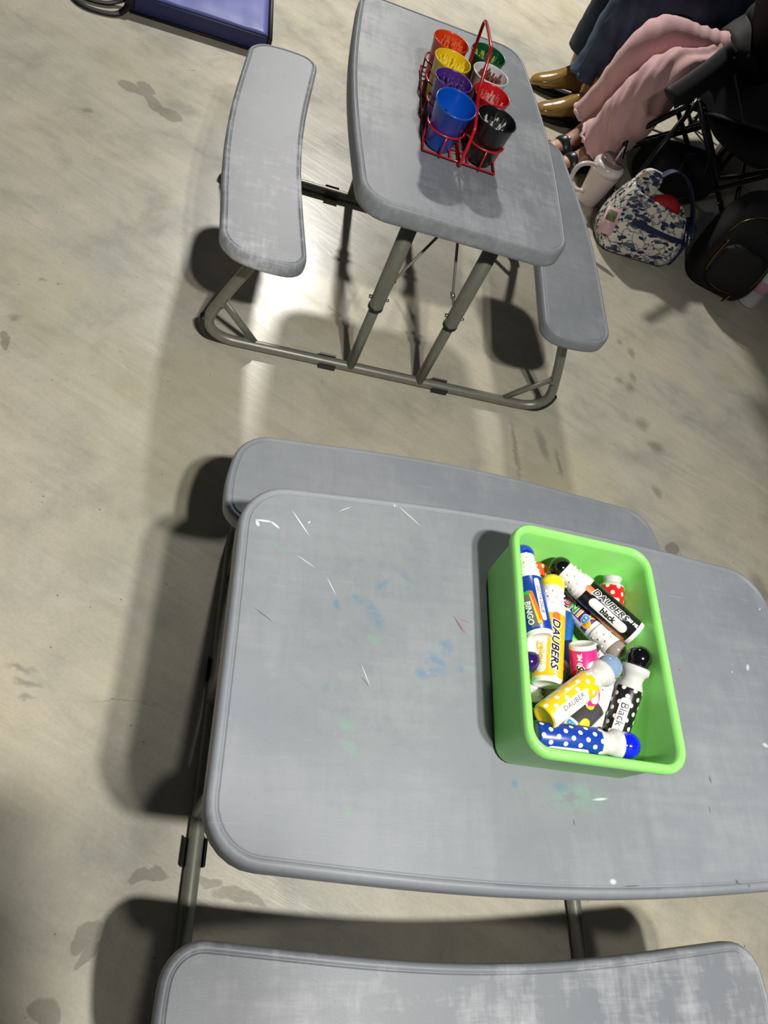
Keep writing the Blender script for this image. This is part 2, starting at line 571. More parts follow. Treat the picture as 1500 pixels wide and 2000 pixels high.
def picnic_table(label, x, y, deg, xo, ztop, mats, group):
    t = thing('picnic_table', label, 'table', (x, y, 0), math.radians(deg), group)
    slab('tabletop', top_outline(), TOP_PROF, ztop, mats[0], t)
    zs = .3303
    for s in (1, -1):
        slab('bench_seat', bench_outline(s), [(d, z * (.75 if z < -.02 else 1)) for d, z in TOP_PROF], zs, mats[1 if s > 0 else 2], t)
    for e in (-1, 1):
        X = e * XF + xo
        # ground bar bent up at both ends to carry the benches
        half = [(X, .10, .0135), (X, .25, .0135), (X, .355, .0135), (X, .40, .0150), (X, .432, .028), (X, .449, .052), (X, .448, .083), (X, .437, .115), (X, .410, .185), (X, .385, .245), (X, .372, .290)]
        pts = [(p[0], -p[1], p[2]) for p in half[::-1]] + [(X, 0, .0135)] + half
        fr = tube('base_frame', crv(pts, 4), .0127, M_tube, t, 14)
        for s in (1, -1):
            bm = bmesh.new()
            add_tube(bm, [(X, s * .425, .128), (X, s * .338, .026)], .0095, 8, ell=(1, .45), up=(1, 0, 0))
            add_tube(bm, [(X, s * .425, .128), (X, s * .433, .118)], .0125, 8)
            new_mesh('gusset_strut', bm, M_tube, t)
            bm = bmesh.new()
            add_tube(bm, crv([(X - e * .002, s * .345, .008), (X - e * .002, s * .40, .008), (X - e * .002, s * .445, .016), (X - e * .002, s * .462, .045), (X - e * .002, s * .463, .070)], 4), [.012] * 17, 8, ell=(1.0, .7))
            new_mesh('corner_foot', bm, M_blackp, t)
            bm = bmesh.new()
            sec = [(.0166 * math.sin(math.radians(a)), .0138 - .0166 * math.cos(math.radians(a)) * .80) for a in range(-115, 116, 23)]
            sec += [(.0185 * x, z) for x, z in ((1, .0225), (.96, .004), (.7, .0005), (-.7, .0005), (-.96, .004), (-1, .0225))]
            loft_sec(bm, sec, X, s * .131, s * .173)
            new_mesh('tube_clip', bm, M_blackp, t, smooth=False)
            tube('lower_leg', [(X, s * .093, .016), (X, s * .093, .26)], .0127, M_tube, t, 14)
            bm = bmesh.new()
            add_tube(bm, [(X, s * .093, .220), (X, s * .093, .224), (X, s * .093, ztop - .012)], [.0168, .0172, .0172], 16)
            up = new_mesh('leg_sleeve', bm, M_tube, t)
            tube('sleeve_collar', [(X, s * .093, .216), (X, s * .093, .224)], .0180, M_blackp, up, 16)
            tube('pin_bolt', [(X, s * .093 + .0165, .245), (X, s * .093 + .024, .245)], .0045, M_bolt, up, 8)
            tube('pin_bolt', [(X, s * .093 - .0165, .245), (X, s * .093 - .023, .245)], .0035, M_bolt, up, 8)
        bm = bmesh.new()
        xi = X - e * .02
        for s in (1, -1):
            add_tube(bm, [(xi, s * .004, ztop - .045), (xi, s * .070, .292), (X, s * .078, .275)], .0032, 8)
        add_tube(bm, [(xi, 0, ztop - .05), (xi, 0, ztop - .012)], .006, 8)
        br = new_mesh('brace_wire', bm, M_tube, t)
        for s in (1, -1):
            tube('brace_bolt', [(xi - .004, s * .072, .287), (xi + .010, s * .072, .287)], .006, M_bolt, br, 8)
    return t


T1_MARKS = [([(-0.2355, 0.1493, 0.1242, 0.1287, -0.2939), (-0.0191, -0.139, 0.0506, 0.018, -0.0573), (-0.2226, -0.0351, 0.0967, 0.0799, -0.2178)], (140, 150, 150), 0.35, 0.6, 0.05, 4), ([(-0.2371, 0.0602, 0.0186, 0.0071, -1.0031), (-0.2564, 0.0762, 0.0085, 0.0051, -0.5113), (-0.2252, 0.1021, 0.011, 0.0033, 0.6638), (-0.1433, 0.0285, 0.0089, 0.009, -0.7319), (-0.1564, 0.0071, 0.0143, 0.0101, -0.638), (-0.1601, -0.003, 0.0089, 0.0062, -2.2219), (-0.1754, -0.0095, 0.0077, 0.0056, -0.5613), (-0.2949, -0.0374, 0.0034, 0.0055, -0.3678), (-0.199, 0.1226, 0.012, 0.004, -0.5), (-0.2839, 0.0671, 0.007, 0.0034, -1.2064), (-0.0652, -0.1274, 0.0041, 0.0047, -0.721), (-0.003, -0.1295, 0.0087, 0.0052, -0.2827), (-0.1259, 0.004, 0.0058, 0.0044, -0.4993)], (70, 120, 156), 0.5, 0.5, 0.012, 60), ([(-0.3354, -0.1892, 0.007, 0.0029, 0.3936), (-0.2683, -0.0784, 0.01, 0.0072, -0.705), (-0.2633, -0.1031, 0.011, 0.0058, -0.6076), (-0.2662, -0.1675, 0.0049, 0.0042, -0.497), (0.0199, -0.1396, 0.0335, 0.013, 0.0534), (-0.237, 0.0268, 0.0088, 0.0056, -0.7214), (-0.361, 0.1328, 0.0117, 0.0036, -0.6123)], (120, 160, 140), 0.45, 0.5, 0.01, 60), ([(-0.1214, 0.0611, 0.0148, 0.0009, -0.9279), (-0.1133, 0.0681, 0.0066, 0.0008, -0.1946), (0.3727, 0.159, 0.001, 0.0017, -0.3332), (0.2097, 0.0389, 0.0022, 0.0011, -0.0643)], (170, 70, 70), 0.7, 0.3, 0, 1), ([(-0.3717, 0.0408, 0.0129, 0.0007, -0.568), (-0.2475, -0.0256, 0.0068, 0.0006, -0.851), (0.0071, -0.166, 0.0034, 0.0008, -1.5322), (0.2176, -0.1058, 0.0048, 0.0012, -1.5313), (0.2227, -0.2227, 0.0039, 0.0012, -0.6732), (0.2378, -0.2265, 0.002, 0.0009, -0.6011), (0.0723, -0.2301, 0.0105, 0.0006, 0.045), (0.2056, -0.1427, 0.004, 0.0008, -1.4691), (-0.1231, 0.0619, 0.0114, 0.0008, -1.0366)], (70, 70, 74), 0.7, 0.3, 0, 1), ([(-0.3895, 0.1617, 0.0039, 0.0019, -1.1367), (-0.3819, 0.1668, 0.0094, 0.0013, 0.0325), (-0.3675, 0.1636, 0.0063, 0.0013, -0.5995), (-0.3352, 0.1725, 0.0179, 0.0007, -0.9399)], (228, 240, 240), 0.95, 0.3, 0, 1), ([(-0.3253, 0.1188, 0.0117, 0.0006, -0.5254), (-0.3243, 0.1757, 0.0023, 0.001, 0.9554), (-0.2769, 0.2054, 0.0087, 0.0006, 0.5694), (0.0476, -0.2263, 0.0038, 0.0026, 0.0217), (0.3331, 0.0564, 0.0023, 0.0047, -0.4388), (0.3019, 0.0461, 0.001, 0.0015, -0.3439), (0.3251, -0.0546, 0.0042, 0.0027, -0.351), (0.3903, 0.156, 0.0011, 0.0024, -0.8105), (0.0477, -0.1387, 0.0092, 0.0013, 0.1162), (-0.1868, 0.2127, 0.0179, 0.0008, -0.68), (-0.2918, 0.09, 0.0111, 0.0006, -1.0749), (-0.2467, -0.0181, 0.0123, 0.0005, -1.166), (-0.2062, 0.2249, 0.0026, 0.0009, 2.393)], (225, 235, 240), 0.6, 0.35, 0, 1)]
m_t1 = plastic('t1_top_plastic', 1.0, 0.10, T1_MARKS)
m_t1f = plastic('t1_far_plastic', 2.3, 0.08)
m_t1n = plastic('t1_near_plastic', 3.1, 0.6)
m_t2 = plastic('t2_top_plastic', 4.4, 0.30)
m_t2l = plastic('t2_left_plastic', 5.2, 0.95)
m_t2r = plastic('t2_right_plastic', 6.7, 0.06)
picnic_table('grey plastic children\'s picnic table in front, smudged with blue paint, holding the green bin', .2956, .4936, 27.7286, -.024, .533, (m_t1, m_t1f, m_t1n), 'folding picnic tables')
picnic_table('grey plastic children\'s picnic table further back, carrying the red wire cup caddy', -.3552, 1.6373, 118.7168, .0014, .5227, (m_t2, m_t2l, m_t2r), 'folding picnic tables')

# ---------------------------------------------------------------- green bin
M_green = material('lime_plastic', (150, 232, 122), 0.34, var=0.03, scale=20, sub=0.10)
BIN = Matrix.Translation((.2936, .5155, .5332)) @ Matrix.Rotation(.4377, 4, 'Z')


def rrect(a, b, r, n=7):
    out = []
    for cx, cy, a0 in ((a - r, b - r, 0), (-a + r, b - r, 90), (-a + r, -b + r, 180), (a - r, -b + r, 270)):
        for k in range(n):
            t = math.radians(a0 + 90 * k / (n - 1))
            out.append((cx + r * math.cos(t), cy + r * math.sin(t)))
    return out


def ring_shell(name, rings, mat, parent):
    bm = bmesh.new()
    R = []
    for a, b, r, z in rings:
        R.append([bm.verts.new((x, y, z)) for x, y in rrect(a, b, r)])
    N = len(R[0])
    for A, B in zip(R, R[1:]):
        for k in range(N):
            bm.faces.new((A[k], B[k], B[(k + 1) % N], A[(k + 1) % N]))
    bm.faces.new(R[0])
    bm.faces.new(R[-1])
    bmesh.ops.recalc_face_normals(bm, faces=bm.faces)
    return new_mesh(name, bm, mat, parent)


bin_t = thing('plastic_bin', 'lime green plastic bin full of paint daubers on the front table', 'bin', BIN.to_translation(), .4377)
ring_shell('bin_shell', [(.085, .124, .016, 0), (.0905, .1295, .019, .0015), (.0925, .1315, .021, .006), (.0958, .1370, .023, .088), (.0962, .1375, .023, .0885),
                         (.0995, .1415, .027, .0835), (.1015, .1440, .029, .0855), (.1020, .1447, .030, .0905), (.1008, .1435, .029, .0965), (.0985, .1410, .027, .0990), (.0955, .1378, .024, .0988), (.0925, .1345, .021, .0965), (.0918, .1335, .020, .090),
                         (.0900, .1298, .018, .012), (.0880, .1275, .017, .0065), (.078, .118, .012, .0045)], M_green, bin_t)
for sx in (-.062, .058):
    bm = bmesh.new()
    q = [(sx - .008, -.134, .084), (sx + .012, -.134, .084), (sx + .010, -.1325, .066), (sx - .008, -.141, .084), (sx + .012, -.141, .084), (sx + .010, -.135, .068)]
    v = [bm.verts.new(p) for p in q]
    for f in ((0, 1, 2), (3, 5, 4), (0, 3, 4, 1), (1, 4, 5, 2), (0, 2, 5, 3)):
        bm.faces.new([v[i] for i in f])
    bmesh.ops.recalc_face_normals(bm, faces=bm.faces)
    new_mesh('rim_gusset', bm, M_green, bin_t, smooth=False)

# ---------------------------------------------------------------- paint daubers
M_white = material('white_plastic', (232, 232, 230), 0.35)
M_whitelab = material('white_label', (240, 240, 238), 0.5)
M_ink = material('black_ink', (18, 18, 20), 0.5)
M_red = material('red_label', (205, 30, 32), 0.35)
BALLS = {}


def ball_mat(rgb):
    if rgb not in BALLS:
        BALLS[rgb] = material('glossy_cap', rgb, 0.12, coat=0.6)
    return BALLS[rgb]


def dots_mat(name, rgb, r, rows=5.2, dot=(240, 238, 225)):
    m = material(name, rgb, 0.3)
    s = NT(m)
    sep = s.nt.nodes.new('ShaderNodeSeparateXYZ')
    link(s.nt, s.tc.outputs['Object'], sep.inputs[0])
    th = s.math('ARCTAN2', sep.outputs[1], sep.outputs[0])
    pitch = 2 * PI * r / 7
    u = s.math('ADD', s.math('MULTIPLY', th, 7 / (2 * PI)), 20.0)
    v = s.math('DIVIDE', sep.outputs[2], pitch * .62)
    row = s.math('FLOOR', v)
    u2 = s.math('ADD', u, s.math('MULTIPLY', row, 0.5))
    fu = s.math('SUBTRACT', s.math('FRACT', u2), 0.5)
    fv = s.math('MULTIPLY', s.math('SUBTRACT', s.math('FRACT', v), 0.5), .62)
    d = s.math('SQRT', s.math('ADD', s.math('MULTIPLY', fu, fu), s.math('MULTIPLY', fv, fv)))
    k = s.math('LESS_THAN', d, 0.185)
    link(s.nt, s.mix(k, lin(rgb), lin(dot)), s.b.inputs['Base Color'])
    return m


def wrap(bm, r, z0, th0, e):
    """flat drawing (x, y) wrapped on a cylinder: x runs down the bottle, y around it"""
    for v in bm.verts:
        x, y = v.co.x, v.co.y
        a = th0 + y / r
        v.co = Vector(((r + e) * math.cos(a), (r + e) * math.sin(a), z0 - x))


def text_bm(txt, size, bold=0.0, shear=0.0, sx=1.0):
    cu = bpy.data.curves.new('t', 'FONT')
    cu.body = txt
    cu.size = size
    cu.offset = bold
    cu.shear = shear
    cu.align_x = 'CENTER'
    cu.align_y = 'CENTER'
    cu.resolution_u = 3
    ob = bpy.data.objects.new('t', cu)
    me = bpy.data.meshes.new_from_object(ob)
    bm = bmesh.new()
    bm.from_mesh(me)
    bpy.data.objects.remove(ob)
    bpy.data.curves.remove(cu)
    bpy.data.meshes.remove(me)
    bmesh.ops.triangulate(bm, faces=bm.faces)
    for _ in range(3):
        es = [e for e in bm.edges if abs(e.verts[0].co.y - e.verts[1].co.y) > size * .22]
        if not es:
            break
        bmesh.ops.subdivide_edges(bm, edges=es, cuts=1)
        bmesh.ops.triangulate(bm, faces=bm.faces)
    for v in bm.verts:
        v.co.x *= sx
        if sx < 0:
            v.co.y = -v.co.y
        v.co.z = 0
    return bm


def text_on(name, txt, size, mat, parent, r, z0, th0, e=.0006, bold=0.0, shear=0.0, sx=1.0):
    bm = text_bm(txt, size, bold, shear, sx)
    wrap(bm, r, z0, th0, e)
    bmesh.ops.recalc_face_normals(bm, faces=bm.faces)
    return new_mesh(name, bm, mat, parent, smooth=False)


def patch_on(name, w, h, rad, mat, parent, r, z0, th0, e=.0003, skew=0.0, bite=0.0):
    bm = bmesh.new()
    nx, ny = 16, 10
    xs = sorted(set([-w / 2 + rad * (1 - math.cos(PI / 2 * k / 5)) for k in range(6)] + [w / 2 - rad * (1 - math.cos(PI / 2 * k / 5)) for k in range(6)] + [0]))
    G = []
    for x in xs:
        d = max(0, rad - (w / 2 - abs(x)))
        hy = h / 2 - (rad - math.sqrt(max(0, rad * rad - d * d)))
        hy = max(hy, 1e-5)
        G.append([bm.verts.new((x, -hy + 2 * hy * j / ny + skew * x, 0)) for j in range(ny + 1)])
    for i in range(len(xs) - 1):
        for j in range(ny):
            bm.faces.new((G[i][j], G[i + 1][j], G[i + 1][j + 1], G[i][j + 1]))
    wrap(bm, r, z0, th0, e)
    bmesh.ops.recalc_face_normals(bm, faces=bm.faces)
    return new_mesh(name, bm, mat, parent)


def dauber(label, b, t, body_rgb, ball_rgb, kind='A', roll=0.0, extras=None, dots=False, ball=True, neckmat=None, R=.0162):
    """b, t = bottom centre and cap centre in bin coordinates"""
    B, T = BIN @ Vector(b), BIN @ Vector(t)
    z = (T - B).normalized()
    big = min(1.10, max(1.0, (T - B).length / .1165))
    B = T - z * .1165 * big
    view = Vector((0, 0, 1.30)) - B
    x = (view - z * view.dot(z)).normalized()
    x = Matrix.Rotation(roll, 3, z) @ x
    y = z.cross(x)
    m = Matrix((x, y, z)).transposed().to_4x4()
    t_ = thing('paint_dauber', label, 'dauber', B, group='paint daubers in the green bin', rot=m.to_euler())
    t_.scale = (big,) * 3
    bmat = dots_mat('dotted_label', body_rgb, R) if dots else material('printed_label', body_rgb, 0.3)
    nm = neckmat or M_white
    if kind == 'A':
        lathe('bottle', [(0, .002), (R * .80, .0012), (R * .86, 0), (R * .97, .0004), (R, .002), (R, .0055), (R + .0002, .0056), (R + .0002, .078), (R, .0783), (R, .082), (R * .93, .0845), (R * .6, .085), (0, .085)], M_white, t_, 32,
              mats=[M_white, bmat], midx=[0, 0, 0, 0, 0, 0, 1, 0, 0, 0, 0, 0])
        bm = bmesh.new()
        add_lathe(bm, [(0, .083), (R * .98, .083), (R * 1.0, .086), (R * .86, .094), (R * .80, .104), (R * .84, .112), (R * .80, .1135), (R * .6, .114), (0, .114)], 32)
        for i in range(9):
            for j in range(3):
                a = 2 * PI * (i + .5 * (j % 2)) / 9
                zz = .090 + .0075 * j
                rr = R * (.90 - .035 * j)
                bmesh.ops.create_icosphere(bm, subdivisions=1, radius=.0016, matrix=Matrix.Translation((rr * math.cos(a), rr * math.sin(a), zz)))
        new_mesh('neck', bm, nm, t_)
        if ball:
            lathe('cap', [(0, .110), (.0128, .111), (.0138, .114)] + [(.0142 * math.cos(a), .1165 + .0142 * math.sin(a)) for a in [k * PI / 2 / 8 for k in range(8)]] + [(0, .1307)], ball_mat(ball_rgb), t_, 28)
    else:
        lathe('bottle', [(0, .002), (R * .8, .0012), (R * .92, 0), (R, .003), (R, .076), (R * .96, .078), (R * .9, .0785), (0, .0785)], bmat, t_, 32)
        if kind == 'B':
            lathe('neck', [(0, .0775), (R * .92, .0775), (R * .98, .0790), (R * .80, .086), (R * .76, .090), (R * .84, .095), (R * 1.04, .0985), (R * 1.06, .1000), (R * 1.06, .1045), (R * 1.0, .1060), (R * .7, .1065), (0, .1065)], nm, t_, 32)
            if ball:
                lathe('cap', [(0, .104), (.0120, .105), (.0140, .109)] + [(.0154 * math.cos(a), .1165 + .0154 * math.sin(a)) for a in [-.45 + k * (PI / 2 + .45) / 11 for k in range(11)]] + [(0, .1319)], ball_mat(ball_rgb), t_, 28)
        else:
            lathe('neck', [(0, .0775), (R * .96, .0775), (R * .96, .0795), (R * .7, .083), (R * .66, .0835), (R * .66, .0870), (R * .74, .0878), (R * .74, .0915), (R * .66, .0925), (R * .5, .0925), (R * .48, .086), (0, .086)], nm, t_, 28)
    for ex in (extras or []):
        ex(t_, R)
    return t_


def P(w, h, rad, mat, z0, y0, e=.0004, skew=0.0, name='label_panel'):
    return lambda t, R: patch_on(name, w, h, rad, mat, t, R, z0, y0 / R, e, skew)


def TX(txt, size, mat, z0, y0, bold=0.0, shear=0.0, sx=1.0, e=.0008, name='lettering'):
    return lambda t, R: text_on(name, txt, size, mat, t, R, z0, y0 / R, e, bold, shear, sx)


def daubers_word(ink, z0, y0, size=.0115, txt='DAUBERS'):
    return [TX(txt, size, M_whitelab, z0, y0, .0011, .25, 1.12, .0006, 'lettering_outline'), TX(txt, size, ink, z0, y0, .00025, .25, 1.12, .0009)]


def bingo(cols, z0, y0, size=.0125, step=.0095):
    out = []
    for i, (ch, c) in enumerate(zip('BINGO', cols)):
        zz = z0 - (i - 2) * step
        out.append(TX(ch, size, M_whitelab, zz, y0, .0014, 0, 1.1, .0006, 'lettering_outline'))
        out.append(TX(ch, size, c, zz, y0, .0005, 0, 1.1, .0009))
    return out


c_sky = material('sky_blue_ink', (70, 160, 215), 0.4)
c_yel = material('yellow_ink', (240, 200, 50), 0.4)
c_grn = material('green_ink', (70, 175, 75), 0.4)
c_pnk = material('crimson_ink', (205, 45, 90), 0.4)
c_pur = material('purple_ink', (95, 55, 130), 0.4)
c_org = material('orange_ink', (225, 115, 35), 0.4)
c_gry = material('grey_ink', (110, 110, 115), 0.4)
M_clear = material('smoked_clear_cap', (190, 186, 176), 0.15, trans=0.55)
M_ring = material('grey_white_plastic', (205, 205, 203), 0.32)

YEL, BLU, BLK = (250, 190, 30), (22, 62, 160), (22, 22, 24)
dauber('dotted orange dauber half hidden between the blue one and the yellow ball cap', (-0.03, 0.122, 0.03), (-0.05, 0.012, 0.016), (232, 84, 24), (232, 84, 24), 'B', dots=True, ball=False)
dauber('white bottomed dauber with black ball cap lying under the front black dotted one', (-.004, -.055, .022), (.062, .018, .030), BLK, BLK, 'A')
dauber('dauber with light blue label and smoky grey clear cap beside the yellow word label', (0.01, 0.07, 0.018), (-0.0205, -0.042, 0.024), (30, 110, 190), (170, 160, 145), 'A', neckmat=M_clear)
dauber('dark green dauber deep in the left of the bin below the yellow word label', (-0.06, 0.048, 0.018), (-0.046, -0.066, 0.02), (14, 62, 44), (14, 50, 40), 'A')
dauber('purple capped dauber lying against the left wall of the bin', (-0.06, 0.09, 0.016), (-0.0665, -0.021, 0.052), (70, 40, 120), (44, 22, 92), 'A')
dauber('dauber with white neck showing right of the front black dotted one', (-0.005, -0.105, 0.02), (0.078, -0.028, 0.024), (210, 210, 210), (235, 235, 230), 'B')
dauber('white label dauber with number squares under the dotted yellow one', (-0.072, -0.105, 0.018), (0.04, -0.085, 0.018), (215, 220, 222), (60, 150, 215), 'A', roll=.3,
       extras=[TX('5', .010, M_ink, .06, .0), TX('7', .010, M_ink, .045, .0), TX('6', .010, M_ink, .03, .0)])
dauber('dotted red dauber with its cap missing, standing at the back right of the bin', (0.069, 0.032, 0.024), (0.0745, 0.146, 0.057), (212, 30, 32), BLK, 'C', dots=True, ball=False, roll=.1, neckmat=M_ring,
       extras=[P(.050, .016, .006, M_whitelab, .036, .0), TX('||||||||||||||||||', .0045, c_gry, .045, .0), TX('|||||||||||||||||||', .0045, c_gry, .036, .0015), TX('|||||||||||||||||', .0045, c_gry, .030, -.003)])
dauber('purple dauber with multicoloured BINGO lettering under the big black one', (0.007, 0.1055, 0.018), (0.0605, 0.016, 0.05), (88, 40, 128), (150, 140, 130), 'A', roll=.1, neckmat=None,
       extras=bingo((c_sky, c_yel, c_grn, c_pnk, c_pur), .046, -.001, .0145, .0108) + [P(.050, .010, .0012, M_whitelab, .044, .0125), TX('9  1  5  12', .0070, M_ink, .044, .0125), P(.014, .013, .0062, c_yel, .072, .003), P(.010, .012, .005, c_yel, .071, -.012), TX('$', .009, c_org, .072, .003)])
dauber('grey and black dauber with a blue letter B between dotted yellow and dotted black ones', (-0.022, -0.106, 0.022), (0.054, -0.03, 0.04), (70, 72, 74), (200, 200, 200), 'A', roll=.15,
       extras=[P(.013, .013, .002, M_whitelab, .034, -.006, .0004), TX('B', .012, c_sky, .034, -.006, .0006), P(.016, .013, .0064, c_yel, .046, .007), P(.010, .010, .0048, c_yel, .068, -.004), TX('I', .011, c_yel, .022, -.006, .0008)])
dauber('pink dauber standing upside down in the middle with its white base up', (-.0032, .0043, .073), (.0330, -.0880, .0125), (222, 48, 128), (222, 48, 128), 'A', roll=.05,
       extras=[TX('60 ML', .0075, M_whitelab, .018, .003, .0003, .2, 1, name='lettering')] + [TX('DAUBERS', .0115, M_whitelab, .052, .003, .0011, .25, 1.12, .0006, 'lettering_outline'), TX('DAUBERS', .0115, M_ink, .052, .003, .00025, .25, 1.12, .0009)] + [P(.052, .011, .0052, M_whitelab, .045, -.0115), P(.03, .010, .004, c_pur, .050, .015)])
dauber('royal blue dauber with a stepped rainbow flash along the left wall of the bin', (-0.0593, 0.003, 0.07), (-0.0686, 0.1183, 0.062), BLU, (16, 50, 190), 'A', roll=-.35,
       extras=[P(.058, .007, .0033, M_whitelab, .045, .016, .0004), TX('GOTTA DAUB', .0058, M_ink, .045, .016, 0, .2),
               P(.046, .010, .001, c_grn, .034, .004, .0003, .12), P(.040, .006, .001, c_yel, .032, .0065, .0005, .16), P(.040, .004, .001, c_org, .036, .0090, .0006, .16), P(.044, .009, .001, c_gry, .030, .001, .0006, .1),
               TX('BINGO', .010, M_whitelab, .028, -.001, .0003, .2, 1.0, .001)])
dauber('yellow dauber with black DAUBERS lettering and a yellow ball cap', (-0.0445, -0.0471, 0.052), (-0.0323, 0.0795, 0.066), YEL, (250, 225, 40), 'A', roll=.12,
       extras=daubers_word(M_ink, .043, .0045, .0118) + [P(.054, .0105, .0050, M_whitelab, .036, -.0095), TX('yellow', .0098, c_yel, .030, -.0095, .0002), P(.012, .009, .004, c_org, .073, .0045), TX('60 ML', .006, M_whitelab, .011, .006, .0003, .2)])
dauber('black dauber with white DAUBERS lettering lying on top of the purple one', (0.0794, 0.0313, 0.07), (-0.0147, 0.111, 0.062), BLK, (14, 14, 15), 'A', roll=-.02,
       extras=daubers_word(M_ink, .046, .0068, .0105) + [P(.054, .0115, .0055, M_whitelab, .040, -.0045), TX('black', .0098, M_ink, .040, -.0045, .0003), P(.013, .008, .0035, c_org, .074, .005), TX('60 ML', .0055, M_whitelab, .013, .0085, .0003, .2),
               P(.040, .004, .001, c_org, .028, -.0165, .0004, .08), P(.036, .004, .001, c_yel, .022, -.0195, .0004, .08), P(.04, .005, .001, c_gry, .020, -.0225, .0004, .08)])
dauber('dotted yellow dauber with pale blue ball cap lying across the front of the bin', (-0.06, -0.0915, 0.066), (0.0304, -0.0206, 0.074), (248, 196, 28), (130, 155, 190), 'B', dots=True, roll=-.12, neckmat=M_ring,
       extras=[P(.058, .020, .0098, M_whitelab, .030, .013), TX('DAUBER', .0080, M_ink, .036, .0085, -.0001, 0, -1.15), P(.060, .004, .0015, M_ring, .042, -.0145, .0007), TX('|||||||||||||||||||||', .0030, c_gry, .040, -.0145, 0, 0, 1, .001)])
dauber('dotted black dauber with a big black ball cap and Black handwritten on it', (.0509, -.1000, .0290), (.0725, -.0041, .078), BLK, (12, 12, 13), 'B', dots=True, roll=.05, neckmat=M_ring,
       extras=[P(.050, .0125, .0045, M_whitelab, .040, .0), TX('Black', .0125, M_ink, .045, .0, -.0001, 0, 1.1)])
dauber('dotted blue dauber with blue ball cap lying along the front wall of the bin', (-0.068, -0.1095, 0.054), (0.0485, -0.1085, 0.062), BLU, (14, 30, 215), 'B', dots=True, roll=.35, neckmat=M_ring,
       extras=[P(.056, .018, .0088, M_whitelab, .036, .013), TX('Blue', .010, M_ink, .030, .019)])

# ---------------------------------------------------------------- wire caddy with cups
CAD = Matrix.Translation((-.334, 1.588, .5232)) @ Matrix.Rotation(math.radians(116.7), 4, 'Z')
M_redwire = material('red_enamel_wire', (190, 24, 34), 0.28, coat=0.4)
cad = thing('wire_caddy', 'red wire cup caddy with tall handle on the far table', 'caddy', CAD.to_translation(), math.radians(116.7))
U0, PT = .013, .0845
us = [U0 + PT * k for k in (-1.5, -.5, .5, 1.5)]
vv = .0445
rc = .0405


def scallop(z, r=rc):
    pts = []
    # around the outside of the 2 x 4 cells
    for i, u in enumerate(us):
        a0, a1 = (262 if i == 0 else 138), (-82 if i == 3 else 42)
        n = 17 if i in (0, 3) else 9
        for k in range(n):
            a = math.radians(a0 + (a1 - a0) * k / (n - 1))
            pts.append((u + r * math.cos(a), vv + r * math.sin(a), z))
    half = pts
    other = [(p[0], -p[1], p[2]) for p in half[::-1]]
    return half + other


bm = bmesh.new()
add_tube(bm, scallop(.046), .0021, 8, closed=True)
new_mesh('top_ring', bm, M_redwire, cad)
bm = bmesh.new()
add_tube(bm, crv([(us[0] - .042, vv + .036, .006), (us[3] + .042, vv + .036, .006), (us[3] + .042, -vv - .036, .006), (us[0] - .042, -vv - .036, .006)], 1, True), .0021, 8, closed=True)
new_mesh('base_ring', bm, M_redwire, cad)
for i, u in enumerate(us):
    for s in (1, -1):
        tube('upright_wire', [(u, s * (vv + rc), .046), (u, s * (vv + .036), .006), (u, s * (vv + .012), .003), (u, -s * .002, .003)], .0019, M_redwire, cad, 8)
for e in (-1, 1):
    ue = us[0] - rc if e < 0 else us[3] + rc
    for s in (1, -1):
        tube('upright_wire', [(ue, s * vv, .046), (ue - .0035 * -e, s * vv, .002), (ue - e * .03, s * vv, .002)], .0019, M_redwire, cad, 8)
for s in (1, -1):
    tube('floor_wire', [(us[0] - .040, s * .020, .004), (us[3] + .040, s * .020, .004)], .0019, M_redwire, cad, 8)
tube('handle', crv([(-.166, 0, .0045), (-.166, 0, .03), (-.163, 0, .060), (-.158, 0, .082)], 3) + crv([(-.145, 0, .088), (-.105, 0, .101), (-.074, 0, .112), (-.052, 0, .140), (-.031, 0, .170), (-.010, 0, .1745), (.030, 0, .174), (.070, 0, .172), (.100, 0, .168), (.109, 0, .158), (.098, 0, .120), (.088, 0, .085), (.082, 0, .040), (.080, 0, .0045)], 3), .0036, M_redwire, cad, 10)
tube('centre_bar', [(-.166, 0, .0045), (.19, 0, .0045)], .0036, M_redwire, cad, 10)
tube('end_post', [(.188, 0, .0045), (.182, 0, .048)], .0030, M_redwire, cad, 8)


def cup(label, u, v, rgb, H=.090, R=.0405, tilt=0.0, tdir=0.0, rim=None):
    loc = CAD @ Vector((u, v, .0065))
    m = (Matrix.Rotation(math.radians(116.7), 4, 'Z') @ Matrix.Rotation(tilt, 4, Vector((math.cos(tdir), math.sin(tdir), 0))))
    t = thing('plastic_cup', label, 'cup', loc, group='crayon cups in the red caddy', rot=m.to_euler())
    mt = material('cup_plastic', rgb, 0.28, coat=0.2)
    b = .0295
    lathe('cup_body', [(0, .0025), (b - .003, .0025), (b - .001, 0), (b, .0015), (b + (R - b) * .93, H - .006), (R - .0004, H - .0055), (R + .0008, H - .004), (R + .0012, H - .0015), (R + .0002, H), (R - .0012, H - .001), (R - .0016, H - .004), (b - .0014, .0045), (0, .0045)], mt, t, 40)
    return t, m, loc


CRM = {}


def cmat(rgb, r=.45):
    if rgb not in CRM:
        CRM[rgb] = material('crayon_wax', rgb, r)
    return CRM[rgb]


